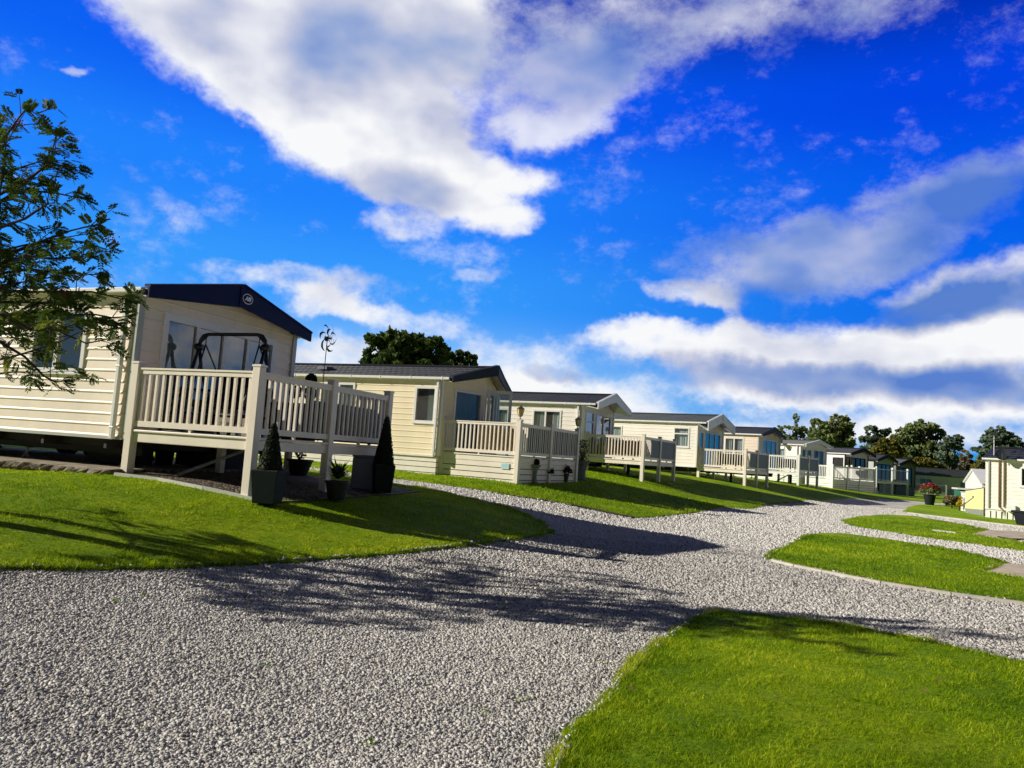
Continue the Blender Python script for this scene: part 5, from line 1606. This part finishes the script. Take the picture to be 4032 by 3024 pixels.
limbs = [
    (2.3, [(0, 798, 7.1), (60, 752, 7.0), (120, 700, 7.0), (196, 640, 6.9), (219, 538, 6.9)]),
    (2.3, [(60, 760, 7.2), (110, 750, 7.2), (226, 761, 7.3), (324, 783, 7.3)]),
    (3.2, [(-10, 850, 6.8), (7, 704, 6.8), (20, 610, 6.8), (26, 531, 6.8), (75, 463, 6.8), (105, 425, 6.8), (150, 455, 6.8)]),
    (2.6, [(120, 700, 7.0), (196, 640, 7.0), (250, 655, 7.0), (301, 659, 7.0)]),
    (1.7, [(-30, 1000, 7.2), (75, 983, 7.1), (173, 945, 7.0), (279, 908, 7.0), (377, 885, 7.0)]),
    (1.7, [(75, 985, 7.2), (173, 948, 7.2), (250, 955, 7.2), (332, 953, 7.2), (422, 983, 7.2)]),
    (1.2, [(-30, 1130, 6.9), (80, 1150, 6.9), (188, 1149, 6.8), (362, 1149, 6.8), (430, 1165, 6.8), (482, 1179, 6.8)]),
    (1.0, [(-30, 1240, 7.2), (100, 1235, 7.1), (226, 1239, 7.1), (377, 1239, 7.0), (440, 1250, 7.0), (490, 1247, 7.0)]),
    (.9, [(-30, 1270, 6.7), (80, 1275, 6.7), (188, 1285, 6.7), (290, 1330, 6.7), (339, 1352, 6.7), (418, 1337, 6.7)]),
    (.8, [(-30, 1330, 7.0), (40, 1370, 6.9), (98, 1405, 6.9), (173, 1481, 6.9), (210, 1500, 6.9), (241, 1503, 6.9)]),
    (1.4, [(-20, 1080, 7.4), (120, 1060, 7.4), (250, 1075, 7.3), (377, 1081, 7.3)]),
    (1.9, [(-10, 900, 6.6), (100, 860, 6.6), (190, 800, 6.6), (170, 740, 6.6)]),
    (1.4, [(-10, 1040, 6.6), (110, 1010, 6.6), (230, 1020, 6.5), (330, 1010, 6.5)]),
    (2.9, [(-20, 640, 7.3), (20, 560, 7.3), (0, 490, 7.3)]),
    (1.1, [(-10, 1190, 7.4), (120, 1190, 7.5), (260, 1200, 7.5), (330, 1180, 7.5)]),
    (1.0, [(-10, 1230, 6.5), (120, 1300, 6.5), (240, 1300, 6.4), (300, 1270, 6.4)]),
]
allpts = []
for z0, pts in limbs:
    q = [rw(*p) for p in pts]
    s = on_trunk(max(.9, min(q[0].z - .35, 4.2)))
    pts3 = [s] + q
    k = len(pts3)
    segs.append((pts3, [.014 * (1 - i / k) + .003 for i in range(k)]))
    allpts.append(pts3)
# limbs on the sides out of the picture
for i in range(44):
    a = random.uniform(1.2, 5.1) if i < 34 else random.uniform(-1.2, 1.2); z = random.uniform(1.2, 3.3); ln = random.uniform(.8, 1.7) * (1.15 - .15 * z / 2)
    s = on_trunk(z); pts3 = [s]
    d = Vector((math.cos(a), math.sin(a), .35))
    for k in range(4): d = (d + Vector((random.uniform(-.25, .25), random.uniform(-.25, .25), random.uniform(-.15, .12)))).normalized(); pts3.append(pts3[-1] + d * ln / 4)
    segs.append((pts3, [.016, .012, .009, .006, .003])); allpts.append(pts3)

for i in range(14):  # extra low limbs added out of view for shadow streaks on the lawn
    a = random.uniform(1.7, 4.6); z = random.uniform(.7, 1.5); s = on_trunk(z); pts3 = [s]; d = Vector((math.cos(a), math.sin(a), .25)); ln = random.uniform(.9, 1.6)
    for k in range(4): d = (d + Vector((random.uniform(-.25, .25), random.uniform(-.25, .25), random.uniform(-.12, .08)))).normalized(); pts3.append(pts3[-1] + d * ln / 4)
    segs.append((pts3, [.014, .010, .007, .005, .003])); allpts.append(pts3)

LV, LT = [], []


def rowan_leaf(base, d, ln, tone):
    d = d.normalized(); side = d.cross(Vector((0, 0, 1)));
    if side.length < .05: side = Vector((1, 0, 0))
    side.normalize(); nrm = side.cross(d).normalized()
    roll = random.gauss(0, .6); side2 = side * math.cos(roll) + nrm * math.sin(roll); nrm2 = nrm * math.cos(roll) - side * math.sin(roll)
    k = random.choice((5, 6, 6, 7)); droop = Vector((0, 0, -.25 * ln))
    for i in range(k):
        t = .22 + .72 * i / (k - 1); c = base + d * ln * t + droop * t * t
        for sg in (-1, 1):
            dl = (side2 * sg * .9 + d * .55 + nrm2 * random.uniform(-.35, .1)).normalized(); L = ln * .42 * (1 - .35 * abs(t - .5)); w = L * .25
            b = dl.cross(nrm2).normalized() * w
            p0, p1 = c, c + dl * L; m = c + dl * L * .5 + nrm2 * .004
            LV.extend([p0, m + b, p1, m - b]); LT.extend([min(1, max(0, tone + random.gauss(0, .10)))] * 4)
    c = base + d * ln + droop; L = ln * .3; b = side2 * L * .17
    LV.extend([c - d * .02, c + d * L * .5 + b, c + d * L, c + d * L * .5 - b]); LT.extend([tone] * 4)
    r = side2 * .0018
    e1 = base + d * ln + droop; m_ = base + d * ln * .5 + droop * .25
    LV.extend([base - r, base + r, m_ + r, m_ - r, m_ - r, m_ + r, e1 + r, e1 - r]); LT.extend([.3] * 8)


for ip, pts3 in enumerate(allpts):
    for j in range(1, len(pts3)):
        a, b = pts3[j - 1], pts3[j]; ln = (b - a).length
        for k in range(max(1, int(ln / (.105 if ip < 16 else .13)))):
            c = a.lerp(b, random.random())
            if j == 1 and (c - a).length < .35: continue
            # side twig carrying a spray of leaves
            dd = ((b - a).normalized() * .7 + Vector((random.gauss(0, .6), random.gauss(0, .6), random.gauss(.05, .45)))).normalized()
            tl = random.uniform(.08, .3); e2 = c + dd * tl
            segs.append(([c, c.lerp(e2, .5) + Vector((0, 0, .01)), e2], [.005, .0035, .002]))
            tone0 = random.gauss(.36, .13) + (.28 if (random.random() < .13 and c.z < 2.4) else 0) + (.12 if c.z < 1.9 else 0)  # lower sprays coloured lighter and yellower to look sunlit from below
            for q in range(random.choice((3, 4, 5, 6))):
                t = random.uniform(.35, 1.0); ld = (dd * .6 + Vector((random.gauss(0, .7), random.gauss(0, .7), random.gauss(-.05, .45)))).normalized()
                rowan_leaf(c.lerp(e2, t), ld, random.uniform(.085, .15), tone0)
    for q in range(5):
        rowan_leaf(pts3[-1], ((pts3[-1] - pts3[-2]).normalized() + Vector((random.gauss(0, .5), random.gauss(0, .5), random.gauss(0, .4)))).normalized(), random.uniform(.1, .15), random.gauss(.4, .15))
limb_mesh(segs, 6).build('trunk', 'twig', rowan)
quad_mesh('crown', np.array([tuple(v) for v in LV]), np.array(LT), 'leaf_rowan', rowan)
m = MB()
for px, py, d in ((445, 942, 7.15), (78, 475, 6.8), (250, 1150, 6.8)):
    c = rw(px, py, d)
    for k in range(14): m.ball(c + Vector((random.gauss(0, .018), random.gauss(0, .018), random.gauss(0, .018))), .008, 6, 4)
m.build('berries', 'berry', rowan)

# a few fallen leaves on the front lawn
for i, (px, py) in enumerate(((3310, 2570), (3695, 2722), (2680, 2888), (3330, 2785), (2480, 2760), (3640, 2760), (3060, 2800))):
    q = gpt(px, py)
    m = MB(); a = random.uniform(0, 6); dx, dy = math.cos(a) * .03, math.sin(a) * .03
    m.quad((-dx, -dy, 0), (dy * .5, -dx * .5, .008), (dx, dy, .012), (-dy * .5, dx * .5, .006))
    tag(m.build('fallen_leaf', 'leaf_dry', loc=(q.x, q.y, q.z + .07)), 'dry brown fallen leaf lying on the front lawn', 'leaf', 'fallen leaves on the front lawn')

# ------------------------------------------------------------------ sky, clouds and sun
SUN_AZ, SUN_EL = 266.0, 24.5
world = bpy.data.worlds.new('World'); scene.world = world; world.use_nodes = True
nt = world.node_tree; nt.nodes.clear(); LK = nt.links.new
out = N(nt, 'ShaderNodeOutputWorld'); bg = N(nt, 'ShaderNodeBackground'); bg.inputs['Strength'].default_value = .1
LK(bg.outputs[0], out.inputs[0])
tc = N(nt, 'ShaderNodeTexCoord')
DIR = tc.outputs['Generated']
sky = N(nt, 'ShaderNodeTexSky'); sky.sky_type = 'NISHITA'; sky.sun_disc = False
sky.sun_elevation = R_(SUN_EL); sky.sun_rotation = R_(SUN_AZ); sky.altitude = 0; sky.air_density = 1.0; sky.dust_density = .6; sky.ozone_density = 2.0
sp = N(nt, 'ShaderNodeSeparateXYZ'); LK(DIR, sp.inputs[0])


def M2(op, a, b=None, clamp=False):
    n = nt.nodes.new('ShaderNodeMath'); n.operation = op; n.use_clamp = clamp
    for i, v in enumerate((a, b)):
        if v is None: continue
        if isinstance(v, (int, float)): n.inputs[i].default_value = v
        else: LK(v, n.inputs[i])
    return n.outputs[0]


def MR(v, a, b, c=0.0, d=1.0, smooth=True):
    n = nt.nodes.new('ShaderNodeMapRange'); n.interpolation_type = 'SMOOTHSTEP' if smooth else 'LINEAR'
    LK(v, n.inputs[0]); n.inputs[1].default_value = a; n.inputs[2].default_value = b; n.inputs[3].default_value = c; n.inputs[4].default_value = d
    return n.outputs[0]


AZ = M2('MULTIPLY', M2('ARCTAN2', sp.outputs[0], sp.outputs[1]), 57.2958)
ELV = M2('MULTIPLY', M2('ARCSINE', sp.outputs[2]), 57.2958)
cmb = N(nt, 'ShaderNodeCombineXYZ'); LK(AZ, cmb.inputs[0]); LK(ELV, cmb.inputs[1])


def azel(px, py):
    d = ray(px, py); return math.degrees(math.atan2(d[0], d[1])), math.degrees(math.atan2(d[2], math.hypot(d[0], d[1])))


def noise(scale, detail, rough, vec=DIR, sc=(1, 1, 1), off=(0, 0, 0), dist=0.0):
    mp = N(nt, 'ShaderNodeMapping'); mp.inputs['Scale'].default_value = sc; mp.inputs['Location'].default_value = off; LK(vec, mp.inputs[0])
    n = N(nt, 'ShaderNodeTexNoise', Scale=scale, Detail=detail, Roughness=rough, Distortion=dist); LK(mp.outputs[0], n.inputs['Vector'])
    return n.outputs[0]


# every cloud bank is an ellipse in azimuth / elevation, broken up by noise; K = survey picture px -> degrees
K = 4032 / 2212


def field(items, warp, peak=False):
    tot = None
    for x, y, rx, ry, rot, st in items:
        c = azel(x * K, y * K); a = R_(rot)
        e1 = azel((x + rx * math.cos(a) * .5) * K, (y + rx * math.sin(a) * .5) * K); e2 = azel((x - ry * math.sin(a) * .5) * K, (y + ry * math.cos(a) * .5) * K)
        v1 = (e1[0] - c[0], e1[1] - c[1]); v2 = (e2[0] - c[0], e2[1] - c[1])
        mp = N(nt, 'ShaderNodeMapping'); mp.vector_type = 'TEXTURE'
        mp.inputs['Location'].default_value = (c[0], c[1], 0); mp.inputs['Rotation'].default_value = (0, 0, math.atan2(v1[1], v1[0])); mp.inputs['Scale'].default_value = (2 * math.hypot(*v1), 2 * math.hypot(*v2), 1)
        LK(warp, mp.inputs[0])
        ln = N(nt, 'ShaderNodeVectorMath', operation='LENGTH'); LK(mp.outputs[0], ln.inputs[0])
        b = MR(ln.outputs['Value'], 1.25, .35, 0, st)
        tot = b if tot is None else M2('MAXIMUM', tot, b) if peak else M2('ADD', tot, b)
    return tot


# domain warp makes the outlines billow
wn1 = N(nt, 'ShaderNodeTexNoise', Scale=7.0, Detail=5.0, Roughness=.62); LK(DIR, wn1.inputs['Vector'])
wsub = N(nt, 'ShaderNodeVectorMath', operation='SUBTRACT'); LK(wn1.outputs['Color'], wsub.inputs[0]); wsub.inputs[1].default_value = (.5, .5, .5)
wsc = N(nt, 'ShaderNodeVectorMath', operation='MULTIPLY'); LK(wsub.outputs[0], wsc.inputs[0]); wsc.inputs[1].default_value = (7, 4.5, 0)
wadd = N(nt, 'ShaderNodeVectorMath', operation='ADD'); LK(cmb.outputs[0], wadd.inputs[0]); LK(wsc.outputs[0], wadd.inputs[1])
WARP = wadd.outputs[0]

thick = [  # x, y, rx, ry, rotation, strength (2212-wide survey px)
    (430, 80, 330, 120, 33, .9), (640, 150, 420, 150, 30, 1.0), (800, 130, 330, 190, 14, .95), (760, 330, 310, 90, 30, .9), (930, 370, 230, 100, 5, .9), (600, -130, 480, 170, 5, .9), (1060, 60, 280, 130, 0, .34), (820, 40, 250, 120, 0, .9),
    (870, 500, 120, 34, 8, .75), (1075, 485, 90, 40, -10, .6), (1000, 440, 150, 60, 10, .6), (1120, 370, 70, 45, 0, .6), 
    (640, 600, 230, 40, 4, .75), (700, 650, 130, 34, 8, .7), (880, 690, 190, 36, 14, .6), (1030, 600, 70, 20, 0, .5), (740, 770, 170, 60, 0, .85),
    (150, 166, 44, 18, -5, .60), (40, 405, 80, 16, 8, .6), (1110, 790, 150, 80, 0, .75), (1200, 860, 260, 60, 0, .8),
    (1500, 640, 140, 36, 8, .8), (1570, 680, 66, 28, 35, .5),
    (1480, 752, 270, 54, 2, .85), (1800, 775, 400, 92, 1, 1.0), (2120, 740, 300, 120, -4, 1.0), (1700, 830, 330, 50, 4, .75), (2050, 860, 330, 60, 3, .8), (1350, 715, 130, 26, -3, .6), (2130, 610, 260, 60, -12, .9), (1700, 860, 280, 36, 2, .5),
    (1930, 535, 90, 30, 5, .42), (1700, 610, 70, 20, 8, .3), (1650, 930, 600, 50, 4, .5), (2100, 930, 420, 60, 2, .6)]
thin = [(1360, 80, 300, 150, -20, .62), (1760, 20, 320, 90, -8, .55), (1200, 200, 210, 130, -25, .66), (1180, 275, 130, 36, 0, .5), (1650, 560, 240, 90, -14, .72), (1900, 500, 320, 110, -18, .66), (2110, 400, 180, 75, -22, .6), (1850, 570, 270, 75, -10, .6), (380, 440, 150, 26, 40, .25), (1330, 900, 300, 60, 3, .5), (1000, 560, 200, 40, 6, .3)]
dark = [(860, 150, 420, 190, 14, .50), (1100, 130, 260, 190, 0, .46), (560, 90, 330, 110, 28, .40), (860, 420, 240, 60, 8, .34), 
        (1720, 822, 430, 50, 3, .80), (2050, 845, 340, 60, 4, .82), (1500, 800, 200, 28, 5, .4), (1850, 760, 330, 40, 1, .22), (2080, 662, 260, 64, -10, 1.0), (1650, 575, 300, 130, -14, .78), (1880, 510, 360, 150, -18, .8), (2110, 410, 240, 120, -22, .85),
        (1200, 800, 90, 22, 6, .5), (1420, 60, 280, 140, -20, .42), (1720, 30, 300, 100, -8, .5)]
nz1 = noise(5.0, 12.0, .62, sc=(1, 1, 1.7))
nz2 = noise(19.0, 10.0, .66, sc=(1, 1, 1.5), off=(3.1, 1.2, 0))
fbm = M2('ADD', M2('MULTIPLY', M2('SUBTRACT', nz1, .5), 1.5), M2('MULTIPLY', M2('SUBTRACT', nz2, .5), 1.35))
dens = M2('ADD', field(thick, WARP), fbm)
A1 = MR(dens, .10, 1.12)
nz3 = noise(11.0, 10.0, .68, sc=(1, 1, 1.5), off=(7, 2, 0))
A2 = M2('MULTIPLY', MR(M2('ADD', field(thin, WARP), M2('MULTIPLY', M2('SUBTRACT', nz3, .5), 2.4)), .10, 1.15), .80)
alpha = M2('SUBTRACT', 1.0, M2('MULTIPLY', M2('SUBTRACT', 1.0, A1), M2('SUBTRACT', 1.0, A2)), True)
# unseen broken cloud added right of the view to whiten pane reflections
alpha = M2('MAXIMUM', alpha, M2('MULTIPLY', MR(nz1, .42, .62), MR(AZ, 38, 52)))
# light and dark within the banks: the same noise a little nearer the sun gives lit shoulders and grey bases
nzl = noise(6.0, 3.0, .5, sc=(1, 1, 1.7))
nzs = noise(6.0, 3.0, .5, sc=(1, 1, 1.7), off=(-.04, .0, .07))
relief = M2('MULTIPLY', M2('SUBTRACT', nzl, nzs), 1.5)
shade = M2('ADD', M2('ADD', field(dark, WARP, True), M2('MULTIPLY', M2('SUBTRACT', noise(5.5, 5.0, .55, sc=(1, 1, 1.5), off=(0, 0, .55)), .5), 1.0)), relief, True)
cr = ramp(nt, shade, [(0, (9.4, 9.5, 9.7)), (.2, (7.7, 7.9, 8.7)), (.42, (5.7, 6.0, 7.5)), (.7, (3.0, 4.0, 6.8)), (1, (1.0, 2.2, 6.2))])
# blue of the clear sky: the physical sky deepened, and darkened above the view to cut fill light
gam = N(nt, 'ShaderNodeHueSaturation'); gam.inputs['Saturation'].default_value = 1.5; gam.inputs['Value'].default_value = .8; LK(sky.outputs[0], gam.inputs['Color'])
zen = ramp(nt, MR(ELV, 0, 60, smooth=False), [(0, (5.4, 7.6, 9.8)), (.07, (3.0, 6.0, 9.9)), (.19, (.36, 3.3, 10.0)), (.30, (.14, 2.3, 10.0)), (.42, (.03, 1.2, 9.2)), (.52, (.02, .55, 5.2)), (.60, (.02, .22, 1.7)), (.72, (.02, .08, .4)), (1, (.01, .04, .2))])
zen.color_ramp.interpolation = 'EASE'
# towards the right of the view the blue is purer, towards the left it is paler
side = MR(AZ, -10, 32)
lf = N(nt, 'ShaderNodeMix', data_type='RGBA', blend_type='MULTIPLY'); LK(side, lf.inputs[0]); LK(zen.outputs[0], lf.inputs[6]); lf.inputs[7].default_value = (.02, .48, .86, 1)
mxs = N(nt, 'ShaderNodeMix', data_type='RGBA'); mxs.inputs[0].default_value = .965; LK(gam.outputs[0], mxs.inputs[6]); LK(lf.outputs[2], mxs.inputs[7])
fin = N(nt, 'ShaderNodeMix', data_type='RGBA'); LK(alpha, fin.inputs[0]); LK(mxs.outputs[2], fin.inputs[6]); LK(cr.outputs[0], fin.inputs[7])
# sky to the sides and behind, out of view, dimmed to weaken the fill light
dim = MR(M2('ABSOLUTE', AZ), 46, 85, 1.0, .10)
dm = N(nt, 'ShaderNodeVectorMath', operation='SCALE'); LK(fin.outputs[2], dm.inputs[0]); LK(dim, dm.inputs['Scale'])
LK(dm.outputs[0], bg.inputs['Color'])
world.cycles.sampling_method = 'MANUAL'; world.cycles.sample_map_resolution = 512

sun_d = bpy.data.lights.new('sun', 'SUN'); sun_d.energy = 5.0; sun_d.angle = R_(.53); sun_d.color = (1.0, .93, .80)
sun = bpy.data.objects.new('sun', sun_d); col.objects.link(sun)
sd = Vector((math.sin(R_(SUN_AZ)) * math.cos(R_(SUN_EL)), math.cos(R_(SUN_AZ)) * math.cos(R_(SUN_EL)), math.sin(R_(SUN_EL))))
sun.rotation_euler = sd.to_track_quat('Z', 'Y').to_euler(); sun.location = (-30, -5, 30)

scene.view_settings.view_transform = 'Standard'; scene.view_settings.look = 'None'; scene.view_settings.exposure = 0; scene.view_settings.gamma = 1
scene.render.engine = 'CYCLES'
scene.cycles.use_denoising = True
scene.cycles.max_bounces = 8; scene.cycles.transparent_max_bounces = 12; scene.cycles.diffuse_bounces = 3; scene.cycles.glossy_bounces = 3
scene.cycles.caustics_reflective = False; scene.cycles.caustics_refractive = False
